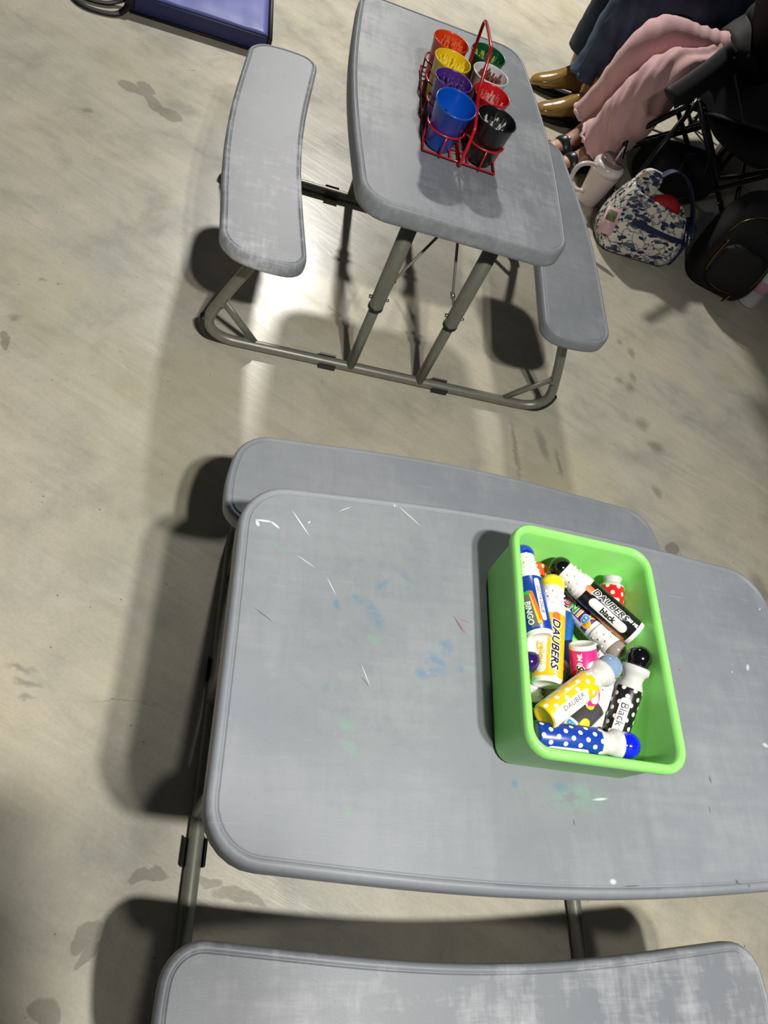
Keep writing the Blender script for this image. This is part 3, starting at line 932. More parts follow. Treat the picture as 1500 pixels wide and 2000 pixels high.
def crayon(name, label, group, loc, rot, wax, wrap_c, L=.078, r=.0039, proto={}):
    key = (wax, wrap_c, L)
    if key not in proto:
        bm = bmesh.new()
        add_lathe(bm, [(0, 0), (r, 0), (r, .004), (r * 1.04, .0042), (r * 1.04, L * .80), (r, L * .803), (r, L * .885), (r * .82, L * .895), (r * .50, L * .985), (r * .38, L), (0, L)], 12,
                  midx=[0, 0, 0, 1, 0, 0, 0, 0, 0, 0])
        o = new_mesh(name, bm, None, mats=[cmat(wax), cmat(wrap_c, .6)])
        proto[key] = o
    else:
        o = proto[key].copy()
        COL.objects.link(o)
    o.location = loc
    o.rotation_euler = rot
    tag(o, label, 'crayon', group)


def fill(cupdata, kind, n, wax, wrap_c, L=.087, zoff=.006, spread=.027, jit=.10, seed=1, two=None, down=False):
    t, m, loc = cupdata
    rnd = random.Random(seed)
    base = Matrix.Translation(loc) @ m
    pts = []
    tries = 0
    while len(pts) < n and tries < 4000:
        tries += 1
        a, q = rnd.uniform(0, 2 * PI), math.sqrt(rnd.random()) * spread
        p = Vector((q * math.cos(a), q * math.sin(a)))
        if all((p - o).length > .0072 for o in pts):
            pts.append(p)
    for i, p in enumerate(pts):
        lean = (p.length / spread) * .09
        ax = Vector((-p.y, p.x, 0)).normalized() if p.length > 1e-4 else Vector((1, 0, 0))
        rot = Matrix.Rotation(lean + rnd.uniform(-.02, .02), 4, ax)
        z = zoff + rnd.uniform(0, .007)
        w2 = wax if not two or i % 2 else two
        M = base @ Matrix.Translation((p.x * .80, p.y * .80, z)) @ rot
        if down:
            M = M @ Matrix.Translation((0, 0, L)) @ Matrix.Rotation(PI, 4, 'X')
        crayon('crayon', kind[0], kind[1], M.to_translation(), M.to_euler(), w2, wrap_c, L)


c1 = cup('orange cup of crayons at the back left of the red caddy', us[3] - .002, vv - .001, (228, 76, 22))
fill(c1, ('orange crayon standing in the orange cup', 'orange crayons in the orange cup'), 20, (228, 92, 34), (170, 60, 24), seed=3, L=.079)
c2 = cup('dark green cup of crayons at the back right of the red caddy', us[3] + .006, -vv - .002, (16, 92, 52))
fill(c2, ('green crayon standing in the dark green cup', 'crayons in the dark green cup'), 19, (30, 84, 50), (150, 160, 60), seed=4, two=(170, 176, 70), L=.077)
c3 = cup('yellow cup of crayons behind the purple one', us[2], vv - .001, (240, 206, 24))
fill(c3, ('yellow crayon standing in the yellow cup', 'yellow crayons in the yellow cup'), 19, (240, 214, 40), (200, 180, 40), seed=5, L=.077)
c4 = cup('white cup of brown crayons in the red caddy', us[2] + .004, -vv - .001, (228, 226, 230))
fill(c4, ('brown crayon standing in the white cup', 'brown crayons in the white cup'), 20, (120, 60, 46), (86, 40, 32), seed=6, L=.079)
c5 = cup('purple cup of crayons right behind the blue cup', us[1] + .002, vv + .001, (84, 46, 140))
fill(c5, ('purple crayon standing in the purple cup', 'purple crayons in the purple cup'), 20, (70, 40, 112), (44, 26, 70), seed=7, L=.079)
c6 = cup('red cup of crayons between the white and black cups', us[1] + .003, -vv + .003, (205, 26, 32))
fill(c6, ('red crayon standing in the red cup', 'red crayons in the red cup'), 20, (196, 60, 64), (150, 24, 34), seed=8, L=.075, two=(208, 140, 140))
c7 = cup('blue cup tilted forward at the front left of the red caddy', us[0] + .002, vv + .002, (12, 84, 196), .094, .0430, math.radians(-7), math.radians(96))
fill(c7, ('dark blue crayon deep in the blue cup', 'dark blue crayons in the blue cup'), 19, (34, 40, 84), (22, 26, 54), seed=9, L=.050, spread=.027, down=True)
c8 = cup('black cup of crayons at the front right of the red caddy', us[0] - .002, -vv - .002, (22, 22, 24), .090, .0425)
fill(c8, ('grey and black crayon standing in the black cup', 'crayons in the black cup'), 19, (36, 36, 38), (150, 150, 150), seed=10, L=.075, two=(190, 188, 186))

# ---------------------------------------------------------------- low kerb behind the chairs
M_kerb = material('white_painted_kerb', (188, 178, 174), 0.6, var=0.06, scale=8)
bm = bmesh.new()
add_box(bm, (1.70, 3.68, .055), (2.66, .20, .11), bev=.006)
tag(new_mesh('trim_1', bm, M_kerb, smooth=False), kind='structure')

# ---------------------------------------------------------------- blue folded mat
M_matside = material('navy_vinyl', (38, 42, 92), 0.42, bump=.2, bscale=30)
M_mattop = material('blue_nylon', (98, 106, 178), 0.5, bump=.5, bscale=14)
M_black = material('black_webbing', (20, 20, 22), 0.6)
mu = Vector((-.855, -.519, 0)).normalized()
mv = Vector((-.519, .855, 0)).normalized()
mat_t = thing('folded_mat', 'blue and navy folded mat with black straps lying on the floor behind the left bench', 'mat', (-1.186, 2.335, 0), math.atan2(mu.y, mu.x))
# local x runs along the long edge, local -y is the far side
bm = bmesh.new()
add_box(bm, (.22, -.30, .0315), (.44, .60, .059), bev=.010)
new_mesh('mat_body', bm, M_matside, mat_t)
bm = bmesh.new()
G = []
for i in range(23):
    row = []
    for j in range(31):
        x, y = .006 + .428 * i / 22, -.006 - .588 * j / 30
        e = min(i, 22 - i, j, 30 - j)
        z = .0605 + .006 * min(1, e / 3) + .0035 * noise.noise(Vector((x * 16, y * 7, 0))) * min(1, e / 2) + .002 * noise.noise(Vector((x * 50, y * 16, 3))) * min(1, e / 2)
        row.append(bm.verts.new((x, y, z)))
    G.append(row)
for i in range(22):
    for j in range(30):
        bm.faces.new((G[i][j], G[i][j + 1], G[i + 1][j + 1], G[i + 1][j]))
solid(new_mesh('padded_top', bm, M_mattop, mat_t), .004)
tube('edge_piping', [(-.002, -.004, .012), (-.004, -.004, .055), (-.004, -.30, .058), (-.004, -.60, .055)], .0085, M_black, mat_t, 8)
tube('bottom_binding', [(.0, .002, .006), (.44, .002, .006)], .004, M_black, mat_t, 8)
tube('handle_strap', crv([(.440, .004, .030), (.465, .035, .010), (.50, .055, .006), (.56, .058, .006), (.60, .03, .006), (.62, -.03, .008)], 6), .011, M_black, mat_t, 8, ell=(1, .35))
tube('handle_strap', crv([(.440, -.04, .030), (.48, -.02, .012), (.52, .005, .008), (.58, .006, .008), (.62, -.05, .008)], 6), .011, M_black, mat_t, 8, ell=(1, .35))
bm = bmesh.new()
add_box(bm, (.442, -.015, .034), (.03, .055, .045), bev=.008)
new_mesh('strap_anchor', bm, M_black, mat_t)

# ---------------------------------------------------------------- white tumbler
M_pale = material('pale_pink_steel', (222, 208, 206), 0.38, coat=.2)
M_palehi = material('pale_gloss_band', (232, 222, 220), 0.14, coat=.6)
M_lid = material('smoky_clear_lid', (150, 128, 124), 0.08, trans=.5)
tb = thing('tumbler', 'white insulated tumbler with side handle and straw on the floor by the far bench', 'tumbler', (.004, 2.70, 0))
lathe('tumbler_body', [(0, .002), (.037, 0), (.040, .003), (.0405, .018), (.0412, .020), (.042, .022), (.0435, .026), (.0555, .122), (.0565, .124), (.0565, .127), (.0570, .128), (0, .129)], M_pale, tb, 40)
lathe('collar', [(0, .127), (.0572, .127), (.0572, .148), (.0545, .156), (.0450, .161), (0, .161)], M_palehi, tb, 40)
ld = lathe('lid', [(.0, .158), (.0410, .159), (.0440, .163), (.0440, .175), (.042, .177), (.040, .173), (0, .172)], M_lid, tb, 36)
tube('straw', [(.006, .002, .10), (.008, .012, .222)], .0035, M_palehi, tb, 10)
tube('handle', crv([(-.034, -.034, .140), (-.066, -.066, .146), (-.088, -.086, .134), (-.094, -.092, .106), (-.086, -.084, .068), (-.068, -.066, .044), (-.032, -.031, .038)], 6), .0095, M_pale, tb, 12, ell=(1, .75))

# ---------------------------------------------------------------- banded bottle
M_bw = material('white_coated_steel', (214, 212, 224), 0.4)
M_bp = material('pink_coated_steel', (206, 156, 184), 0.4)
bt = thing('water_bottle', 'white and pink banded water bottle standing beside the black backpack', 'bottle', (.706, 2.715, 0))
lathe('bottle_body', [(0, .002), (.032, .0), (.0375, .003), (.038, .006), (.038, .066), (.0382, .0662), (.0382, .112), (.038, .1122), (.038, .215), (.034, .228), (.024, .236), (.022, .245), (0, .245)], M_bw, bt, 40, mats=[M_bw, M_bp], midx=[0, 0, 0, 0, 0, 1, 0, 0, 0, 0, 0, 0])
lathe('bottle_cap', [(0, .243), (.0245, .243), (.0245, .268), (.022, .272), (0, .272)], M_black, bt, 28)

# ---------------------------------------------------------------- floral bag


def floral():
    m = material('floral_canvas', (214, 204, 188), 0.7)
    s = NT(m)
    dv = s.distorted(.035, 20)
    n1 = s.noise(16, 3, vec=dv, rough=.6)
    c = s.ramp(n1.outputs['Fac'], [(0.30, lin((216, 178, 162))), (0.42, lin((232, 226, 218))), (0.55, lin((226, 222, 202))), (0.68, lin((190, 192, 204))), (0.8, lin((228, 198, 194)))])
    for (rot, sc_, seed, th, col, st) in ((.5, (24, 84, 50), 1.3, .36, (30, 40, 70), 1), (-.8, (22, 90, 50), 4.1, .34, (40, 54, 84), 1), (1.7, (15, 50, 32), 7.7, .32, (22, 74, 92), .9), (2.6, (30, 120, 60), 9.2, .26, (96, 104, 140), .8)):
        v = s.nt.nodes.new('ShaderNodeTexVoronoi')
        v.inputs['Scale'].default_value = 1
        link(s.nt, s.mapped(loc=(seed, seed, seed), rot=(rot * .6, rot * .4, rot), scl=sc_, vec=dv), v.inputs['Vector'])
        sp = s.nt.nodes.new('ShaderNodeSeparateColor')
        link(s.nt, v.outputs['Color'], sp.inputs[0])
        k = s.math('MULTIPLY', s.math('LESS_THAN', v.outputs['Distance'], th), s.math('GREATER_THAN', sp.outputs[0], .35))
        c = s.mix(s.math('MULTIPLY', k, st), c, lin(col))
    w = s.nt.nodes.new('ShaderNodeTexVoronoi')
    w.feature = 'DISTANCE_TO_EDGE'
    w.inputs['Scale'].default_value = 24
    link(s.nt, s.distorted(.05, 30), w.inputs['Vector'])
    c = s.mix(s.math('MULTIPLY', s.math('LESS_THAN', w.outputs['Distance'], .05), .7), c, lin((56, 60, 92)))
    link(s.nt, c, s.b.inputs['Base Color'])
    return m


M_floral = floral()
M_navy = material('navy_webbing', (24, 34, 78), 0.65)
M_steel = material('bright_steel', (205, 205, 210), 0.2, 1.0)
M_redf = material('red_fabric', (168, 16, 26), 0.7)
bag = thing('floral_bag', 'floral patterned shoulder bag with navy straps on the floor beside the tumbler', 'bag', (.222, 2.585, 0), .48)
bag.scale = (1.10, 1.05, .92)


def loft(bm, rings, cap0=True, cap1=True):
    R = [[bm.verts.new(p) for p in r] for r in rings]
    n = len(R[0])
    for A, B in zip(R, R[1:]):
        for k in range(n):
            bm.faces.new((A[k], A[(k + 1) % n], B[(k + 1) % n], B[k]))
    if cap0:
        bm.faces.new(R[0][::-1])
    if cap1:
        bm.faces.new(R[-1])
    bmesh.ops.recalc_face_normals(bm, faces=bm.faces)


def bag_ring(a, b, z, ox=0, oy=0, slope=0, wob=.006, seed=0, r=.6):
    out = []
    for x, y in rrect(a, b, min(a, b) * r, 8):
        n = noise.noise(Vector((x * 14 + seed, y * 14, z * 12)))
        k = 1 + wob * 12 * n
        out.append((x * k + ox, y * k + oy, z + slope * x))
    return out


bm = bmesh.new()
loft(bm, [bag_ring(.118, .062, .002), bag_ring(.136, .076, .008), bag_ring(.144, .082, .04), bag_ring(.142, .080, .09, oy=.004), bag_ring(.132, .070, .14, oy=.010, slope=-.08), bag_ring(.118, .052, .185, oy=.016, slope=-.16), bag_ring(.104, .044, .212, oy=.02, slope=-.22), bag_ring(.098, .038, .208, oy=.02, slope=-.22), bag_ring(.100, .040, .14, oy=.016, slope=-.1)], True, True)
subsurf(new_mesh('bag_body', bm, M_floral, bag), 1)
bm = bmesh.new()
loft(bm, [bag_ring(.044, .010, .175, ox=-.055, oy=.048), bag_ring(.046, .011, .22, ox=-.056, oy=.055), bag_ring(.036, .010, .262, ox=-.050, oy=.060), bag_ring(.020, .006, .276, ox=-.045, oy=.062)])
subsurf(new_mesh('back_flap', bm, M_floral, bag), 1)
tube('zip_binding', crv([(-.085, -.070, .150), (-.03, -.078, .146), (.03, -.079, .138), (.10, -.066, .128), (.138, -.03, .118)], 5), .0105, M_navy, bag, 8, ell=(.5, 1))
bm = bmesh.new()
loft(bm, [[(.128 + .030 * t, y * .070 * (1 - .25 * t * t), .004 + .175 * u) for t, y in [(0, -1), (.8, -.8), (1, 0), (.8, .8), (0, 1)]] for u in (0, .15, .4, .7, 1)])
subsurf(new_mesh('side_gusset', bm, M_navy, bag), 1)
tube('shoulder_strap', crv([(-.03, .052, .262), (.004, .058, .296), (.055, .048, .286), (.100, .022, .236), (.134, .0, .176), (.146, -.02, .12)], 6), .024, M_navy, bag, 10, ell=(1, .16), up=(0, .35, 1))
for (bx, by, bz) in ((.094, -.052, .160), (.116, -.046, .148)):
    tube('buckle', [(bx, by - .016, bz + .015), (bx + .016, by - .030, bz - .018)], .0026, M_steel, bag, 8)
tube('inner_pouch', crv([(-.02, .02, .15), (.015, .015, .195), (.045, .01, .19), (.06, .0, .15)], 5), [.02 + .012 * math.sin(PI * k / 15) for k in range(16)], M_redf, bag, 12)
ph = None
PHM = Matrix.Translation((-.150, -.060, .115)) @ Matrix.Rotation(-.48, 4, 'Z') @ Matrix.Rotation(math.radians(6), 4, 'Z') @ Matrix.Rotation(math.radians(-8), 4, 'Y') @ Matrix.Rotation(math.radians(62), 4, 'X')
bm = bmesh.new()
loft(bm, [[PHM @ Vector((x, y, z)) for x, y in rrect(.0235, .045, .008)] for z in (0, .008)])
ph = new_mesh('card_holder', bm, material('pink_plastic', (226, 186, 190), .35), bag)
ph['label'] = 'pink card holder clipped on the left of the bag'
bm = bmesh.new()
loft(bm, [[PHM @ Vector((x * .65, y * .40 + .018, z)) for x, y in rrect(.0235, .045, .008)] for z in (.0078, .0092)])
new_mesh('window', bm, material('olive_card', (112, 118, 84), .5), ph)

# ---------------------------------------------------------------- backpack
M_bpk = material('black_nylon', (15, 15, 18), 0.72, bump=.6, bscale=40)
M_gold = material('brass_zip', (150, 118, 62), 0.3, .9)
bp = thing('backpack', 'black backpack with brass zips on the floor beside the floral bag', 'backpack', (.553, 2.712, 0), math.radians(11))
bm = bmesh.new()
loft(bm, [bag_ring(.100, .080, .003, seed=3), bag_ring(.122, .098, .012, seed=3), bag_ring(.128, .102, .07, seed=3), bag_ring(.126, .098, .15, oy=.006, seed=3), bag_ring(.118, .088, .23, oy=.016, seed=3), bag_ring(.096, .066, .29, oy=.026, seed=3), bag_ring(.060, .040, .325, oy=.034, seed=3), bag_ring(.02, .014, .336, oy=.036, seed=3)])
subsurf(new_mesh('pack_body', bm, M_bpk, bp), 2)
bm = bmesh.new()
loft(bm, [[(x, -.088 - d, .125 + y) for x, y in rrect(.088 * k, .082 * k, .05 * k, 8)] for d, k in ((0, 1), (.022, 1), (.034, .92), (.040, .7), (.042, .3))])
subsurf(new_mesh('front_pocket', bm, M_bpk, bp), 1)
tube('zip', crv([(-.090, -.100, .20), (-.093, -.106, .14), (-.086, -.108, .085), (-.050, -.112, .050), (.0, -.114, .040), (.050, -.110, .042)], 6), .0022, M_gold, bp, 8)
tube('zip', crv([(.086, -.098, .19), (.092, -.104, .13), (.088, -.104, .085)], 6), .0022, M_gold, bp, 8)
tube('zip', crv([(-.10, -.07, .21), (-.085, -.07, .26), (-.03, -.055, .295), (.03, -.055, .295)], 6), .0018, M_gold, bp, 8)
tube('zip_pull', [(.052, -.112, .042), (.040, -.118, .012)], .0028, M_gold, bp, 8)
tube('metal_plate', [(.010, -.064, .268), (.055, -.060, .258)], .0035, M_gold, bp, 8, ell=(1, .5))
tube('grab_handle', crv([(-.02, .03, .325), (0, .02, .375), (.04, .03, .385), (.055, .045, .320)], 6), .005, M_black, bp, 8)
tube('shoulder_strap', crv([(.06, .09, .28), (.10, .13, .20), (.11, .13, .10), (.08, .10, .02)], 6), .018, M_black, bp, 8, ell=(1, .3))

# ---------------------------------------------------------------- dark bundle added to fill the dark area under the chair
du = thing('dark_bundle', 'black bundle added to fill the dark area under the camping chair', 'bag', (.235, 3.13, 0), math.radians(38))
bm = bmesh.new()
loft(bm, [[(x, y * k, z * k + .085) for y, z in rrect(.095, .082, .06, 8)] for x, k in ((-.165, .4), (-.16, .8), (-.14, 1), (0, 1.02), (.14, 1), (.16, .8), (.165, .4))])
subsurf(new_mesh('bundle_body', bm, M_bpk, du), 1)
tube('bundle_loop', crv([(-.06, -.09, .12), (-.05, -.06, .185), (.05, -.05, .185), (.06, -.09, .12)], 6), .008, M_black, du, 8)

# ---------------------------------------------------------------- camping chairs
M_chair = material('black_steel_tube', (22, 23, 23), 0.32, .3)
M_fab = material('black_polyester', (17, 18, 20), 0.62, bump=.4, bscale=18)
M_rivet = material('rivet', (200, 200, 195), .25, 1.0)


def surface(name, A, B, mat, parent, n=5, wob=.006, seed=0, thick=.004):
    bm = bmesh.new()
    A, B = crv(A, 4), crv(B, 4)
    rows = []
    for i in range(n + 1):
        t = i / n
        rows.append([bm.verts.new(a.lerp(b, t) + Vector((1, .6, .2)) * wob * math.sin(PI * t) * noise.noise(a.lerp(b, t) * 9 + Vector((seed, 0, 0))) * 2) for a, b in zip(A, B)])
    for i in range(n):
        for k in range(len(A) - 1):
            bm.faces.new((rows[i][k], rows[i][k + 1], rows[i + 1][k + 1], rows[i + 1][k]))
    o = new_mesh(name, bm, mat, parent)
    solid(o, thick)
    return o


def camp_chair(label):
    t = thing('camping_chair', label, 'chair', (.20, 2.95, 0), 0, 'folding camping chairs')
    O = Vector((.20, 2.95, 0))

    def q(*p):
        return [tuple(Vector(a) - O) for a in p]
    N, F2, FF, RF = (.09, 2.63, .008), (.56, 3.06, .008), (-.11, 2.91, .008), (.36, 3.36, .008)
    nN, nF = (.13, 2.745, .445), (-.10, 3.02, .445)
    rN, rF = (.57, 3.09, .31), (.38, 3.42, .31)
    for nm, a, b in (('front_post', N, nN), ('front_post', FF, nF), ('front_cross_tube', N, nF), ('front_cross_tube', FF, nN), ('side_cross_tube', N, rN), ('side_cross_tube', F2, nN), ('side_cross_tube', FF, rF), ('side_cross_tube', RF, nF), ('rear_cross_tube', F2, rF), ('rear_cross_tube', RF, rN)):
        tube(nm, q(a, b), .0095, M_chair, t, 10)
    tb_ = tube('back_post', q(F2, rN, (.60, 3.22, .55), (.62, 3.34, .86)), .0095, M_chair, t, 10)
    tube('back_post', q(RF, rF, (.36, 3.55, .55), (.34, 3.68, .86)), .0095, M_chair, t, 10)
    for p in (N, F2, FF, RF):
        tube('foot_cap', q((p[0], p[1], .001), (p[0], p[1], .035)), .0135, M_blackp, t, 12)
    for p in ((.125, 2.725, .440), (.425, 2.935, .150)):
        tube('rivet', q((p[0] - .004, p[1] - .012, p[2]), (p[0] - .006, p[1] - .018, p[2])), .005, M_rivet, t, 10)
    arm = [(.045, 2.62, .45), (.076, 2.753, .465), (.114, 2.955, .48), (.16, 3.25, .49), (.249, 3.507, .50), (.45, 3.60, .52), (.62, 3.60, .55)]
    low = [(.080, 2.66, .425), (.151, 2.80, .43), (.213, 2.82, .38), (.294, 2.884, .33), (.477, 3.08, .26), (.579, 3.306, .27), (.63, 3.45, .30)]
    surface('side_panel', q(*arm), q(*low), M_fab, t, 6, .012)
    tube('armrest', crv(q(*[(a[0] - .004, a[1] - .006, a[2] + .004) for a in arm[:5]]), 4), .026, M_fab, t, 10, ell=(1, .30), up=(.3, -.2, 1))
    surface('seat', q((.14, 2.76, .41), (.02, 2.88, .385), (-.09, 3.01, .41)), q((.58, 3.14, .40), (.46, 3.25, .33), (.37, 3.44, .40)), M_fab, t, 6, .004)
    surface('backrest', q((.585, 3.12, .38), (.50, 3.32, .36), (.375, 3.47, .38)), q((.62, 3.34, .86), (.52, 3.56, .84), (.34, 3.68, .86)), M_fab, t, 6, .004)
    return t


ch1 = camp_chair('black fabric camping chair holding the person in pink trousers')
ch2 = copy_thing(ch1)
ch2.location = (.06, 3.43, 0)
ch2['label'] = 'black camping chair of the person in blue jeans, behind the pink trousers'

# ---------------------------------------------------------------- people
M_skin = material('skin', (182, 136, 114), 0.5, sub=.1)
M_toe = material('toe_nail', (226, 188, 176), 0.35)


def skin_body(name, joints, edges, root, mat, parent, lv=2):
    me = bpy.data.meshes.new(name)
    keys = list(joints)
    me.from_pydata([joints[k][0] for k in keys], [(keys.index(a), keys.index(b)) for a, b in edges], [])
    o = bpy.data.objects.new(name, me)
    COL.objects.link(o)
    o.parent = parent
    me.materials.append(mat)
    sk = o.modifiers.new('Skin', 'SKIN')
    sk.use_smooth_shade = True
    for i, k in enumerate(keys):
        v = me.skin_vertices[0].data[i]
        r = joints[k][1]
        v.radius = (r, r) if isinstance(r, (int, float)) else r
        v.use_root = (k == root)
    subsurf(o, lv)
    return o


def cloth_tube(name, pts, radii, mat, parent, seg=28, wob=.007, seed=0, ell=(1, 1), n=6, caps=False, freq=11, up=None, folds=None):
    P4 = [tuple(p) + (r,) for p, r in zip(pts, radii)]
    c = crv([Vector(p) for p in P4], n)
    bm = bmesh.new()
    add_tube(bm, [Vector(v[:3]) for v in c], [v[3] for v in c], seg, False, caps, ell, up)
    bm.normal_update()
    mv_ = []
    for v in bm.verts:
        if folds:
            q = v.co.z * folds[0] + v.co.x * folds[1] + v.co.y * folds[2]
            mv_.append(v.normal * wob * (abs(noise.noise(Vector((q, seed, v.co.z * 3)))) * 2.2 - .6 + noise.noise(v.co * 26) * .35))
            continue
        a = noise.noise(Vector((v.co.x * freq, v.co.y * freq, v.co.z * freq * .45)) + Vector((seed, seed, 0)))
        b = noise.noise(v.co * freq * 2.6 + Vector((seed, 0, 5)))
        mv_.append(v.normal * (a * wob * 1.4 + b * wob * .6))
    for v, d in zip(bm.verts, mv_):
        v.co += d
    o = new_mesh(name, bm, mat, parent)
    if not caps:
        solid(o, .003, -1)
    return o


def fray(name, c, axis, r, mat, parent, seed=0, n=46, ell=1.0):
    """ragged ring of short threads round a hem"""
    z = Vector(axis).normalized()
    x = z.orthogonal().normalized()
    y = z.cross(x)
    rnd = random.Random(seed)
    pts = []
    for k in range(n):
        a = 2 * PI * k / n
        rr = r * (1 + rnd.uniform(-.04, .06))
        pts.append(Vector(c) + (x * math.cos(a) + y * math.sin(a) * ell) * rr + z * rnd.uniform(-.006, .007))
    bm = bmesh.new()
    add_tube(bm, pts, [.0062 + rnd.uniform(-.002, .0035) for _ in range(n)], 6, closed=True)
    return new_mesh(name, bm, mat, parent)


def seam(name, pts, mat, parent, r=.0016):
    return tube(name, crv(pts, 5), r, mat, parent, 6)


def person(label, J, hairc, face_dir):
    O = Vector(J['pelvis'][0])
    O.z = 0
    t = thing('person', label, 'person', O)
    j = {k: (tuple(Vector(v[0]) - O), v[1]) for k, v in J.items()}
    E_ = [('pelvis', 'belly'), ('belly', 'chest'), ('chest', 'neck'), ('neck', 'head'), ('head', 'crown')]
    for s in 'fn':
        E_ += [('pelvis', 'hip_' + s), ('hip_' + s, 'knee_' + s), ('knee_' + s, 'calf_' + s), ('calf_' + s, 'ankle_' + s), ('ankle_' + s, 'ball_' + s), ('ball_' + s, 'toe_' + s), ('ankle_' + s, 'heel_' + s),
               ('chest', 'shoulder_' + s), ('shoulder_' + s, 'elbow_' + s), ('elbow_' + s, 'wrist_' + s), ('wrist_' + s, 'palm_' + s)]
        E_ += [('palm_' + s, 'f%d_%s' % (k, s)) for k in range(4)] + [('f%d_%s' % (k, s), 'g%d_%s' % (k, s)) for k in range(4)] + [('wrist_' + s, 'thumb_' + s), ('thumb_' + s, 'thumbtip_' + s)]
    skin_body('body', j, E_, 'pelvis', M_skin, t)
    hd = Vector(j['head'][0])
    F = Vector(face_dir).normalized()
    S = Vector((0, 0, 1)).cross(F)
    bm = bmesh.new()
    bmesh.ops.create_uvsphere(bm, u_segments=24, v_segments=16, radius=1)
    for v in bm.verts:
        d = v.co.copy()
        v.co = hd - F * .018 + Vector((0, 0, .035)) + S * d.x * .083 + F * d.y * .098 + Vector((0, 0, d.z * .105))
        if d.y > .35 and d.z < .55:
            v.co -= F * (.10 * (d.y - .35))
        if d.y < .1 and d.z < -.2:
            v.co.z -= .16 * (-d.z - .2) * (1 - d.y)
    new_mesh('hair', bm, material('hair', hairc, .5, bump=.6, bscale=60), t)
    for s in (-1, 1):
        bm = bmesh.new()
        bmesh.ops.create_uvsphere(bm, u_segments=12, v_segments=8, radius=.011, matrix=Matrix.Translation(hd + F * .078 + S * s * .030 + Vector((0, 0, .012))))
        new_mesh('eye', bm, material('eye', (230, 228, 224), .2), t)
    tube('nose', crv([hd + F * .088 + Vector((0, 0, .015)), hd + F * .104 + Vector((0, 0, -.014)), hd + F * .088 + Vector((0, 0, -.022))], 4), .009, M_skin, t, 10)
    tube('mouth', crv([hd + F * .080 + S * .022 + Vector((0, 0, -.046)), hd + F * .090 + Vector((0, 0, -.048)), hd + F * .080 - S * .022 + Vector((0, 0, -.046))], 4), .005, material('lips', (170, 86, 84), .4), t, 8)
    return t, O


def limbs(J, s, hip, knee, ankle, ball, toe, heel, shoulder, elbow, wrist, palmdir, side):
    a = Vector(ankle)
    J['hip_' + s] = (hip, .045)
    J['knee_' + s] = (knee, .042)
    J['calf_' + s] = (tuple(Vector(knee).lerp(a, .35)), .042)
    J['ankle_' + s] = (ankle, .031)
    J['ball_' + s] = (ball, (.036, .020))
    J['toe_' + s] = (toe, (.028, .011))
    J['heel_' + s] = (heel, .026)
    J['shoulder_' + s] = (shoulder, .050)
    J['elbow_' + s] = (elbow, .036)
    J['wrist_' + s] = (wrist, .024)
    w, d, sd = Vector(wrist), Vector(palmdir).normalized(), Vector(side).normalized()
    J['palm_' + s] = (tuple(w + d * .055), (.030, .014))
    for k in range(4):
        off = (k - 1.5) * .019
        J['f%d_%s' % (k, s)] = (tuple(w + d * .095 + sd * off), .0085)
        J['g%d_%s' % (k, s)] = (tuple(w + d * (.145, .155, .150, .135)[k] + sd * off * 1.1 + Vector((0, 0, -.018))), .0070)
    J['thumb_' + s] = (tuple(w + d * .040 + sd * .038), .010)
    J['thumbtip_' + s] = (tuple(w + d * .080 + sd * .050 + Vector((0, 0, -.008))), .0085)


# --- person in pink trousers
JP = {'pelvis': ((.29, 3.37, .47), .085), 'belly': ((.27, 3.30, .64), .090), 'chest': ((.19, 3.12, .82), .115), 'neck': ((.09, 2.97, .97), .048), 'head': ((.01, 2.88, 1.08), .080), 'crown': ((-.01, 2.87, 1.15), .060)}
limbs(JP, 'n', (.20, 3.33, .45), (.012, 2.905, .425), (-.075, 2.895, .082), (-.125, 2.835, .030), (-.165, 2.795, .018), (-.052, 2.925, .028), (.30, 3.00, .88), (.40, 2.98, .66), (.24, 2.86, .78), (-.6, .3, .6), (.3, -.9, 0))
limbs(JP, 'f', (.14, 3.36, .45), (-.108, 3.005, .425), (-.135, 3.005, .082), (-.190, 2.915, .030), (-.228, 2.862, .018), (-.112, 3.040, .028), (.08, 3.22, .88), (.04, 3.24, .68), (.06, 3.02, .80), (.5, -.3, .6), (-.9, .3, 0))
pp, O = person('seated person in pink frayed trousers and black open-toe sandals', JP, (60, 42, 32), (-.6, -.8, 0))


def L(*p):
    return [tuple(Vector(a) - O) for a in p]


M_pink = material('pink_denim', (216, 170, 172), 0.8, var=.05, scale=14, bump=.35, bscale=260, sheen=.2)
M_frayc = material('frayed_threads', (226, 196, 196), 0.85)
farleg = [(-.189, 3.036, .115), (-.165, 3.020, .20), (-.142, 3.000, .295), (-.118, 2.985, .400), (-.095, 3.030, .447), (-.045, 3.080, .452), (.007, 3.130, .450), (.070, 3.200, .448), (.127, 3.273, .445)]
farrad = [.043, .048, .054, .061, .062, .062, .062, .062, .062]
cloth_tube('trouser_leg', L(*farleg), farrad, M_pink, pp, seed=1, wob=.0055, folds=(9, 26, 8), seg=48, n=10)
nearleg = [(-.078, 2.905, .108), (-.045, 2.885, .20), (-.027, 2.860, .275), (-.008, 2.870, .375), (.010, 2.905, .418), (.050, 2.985, .424), (.080, 3.080, .422), (.115, 3.180, .430), (.16, 3.28, .44)]
nearrad = [.080, .084, .087, .082, .070, .060, .058, .060, .070]
cloth_tube('trouser_leg', L(*nearleg), nearrad, M_pink, pp, seed=4, wob=.010, folds=(8, 24, -9), seg=56, n=10)
fray('frayed_hem', L(farleg[0])[0], Vector(farleg[1]) - Vector(farleg[0]), .044, M_frayc, pp, 1)
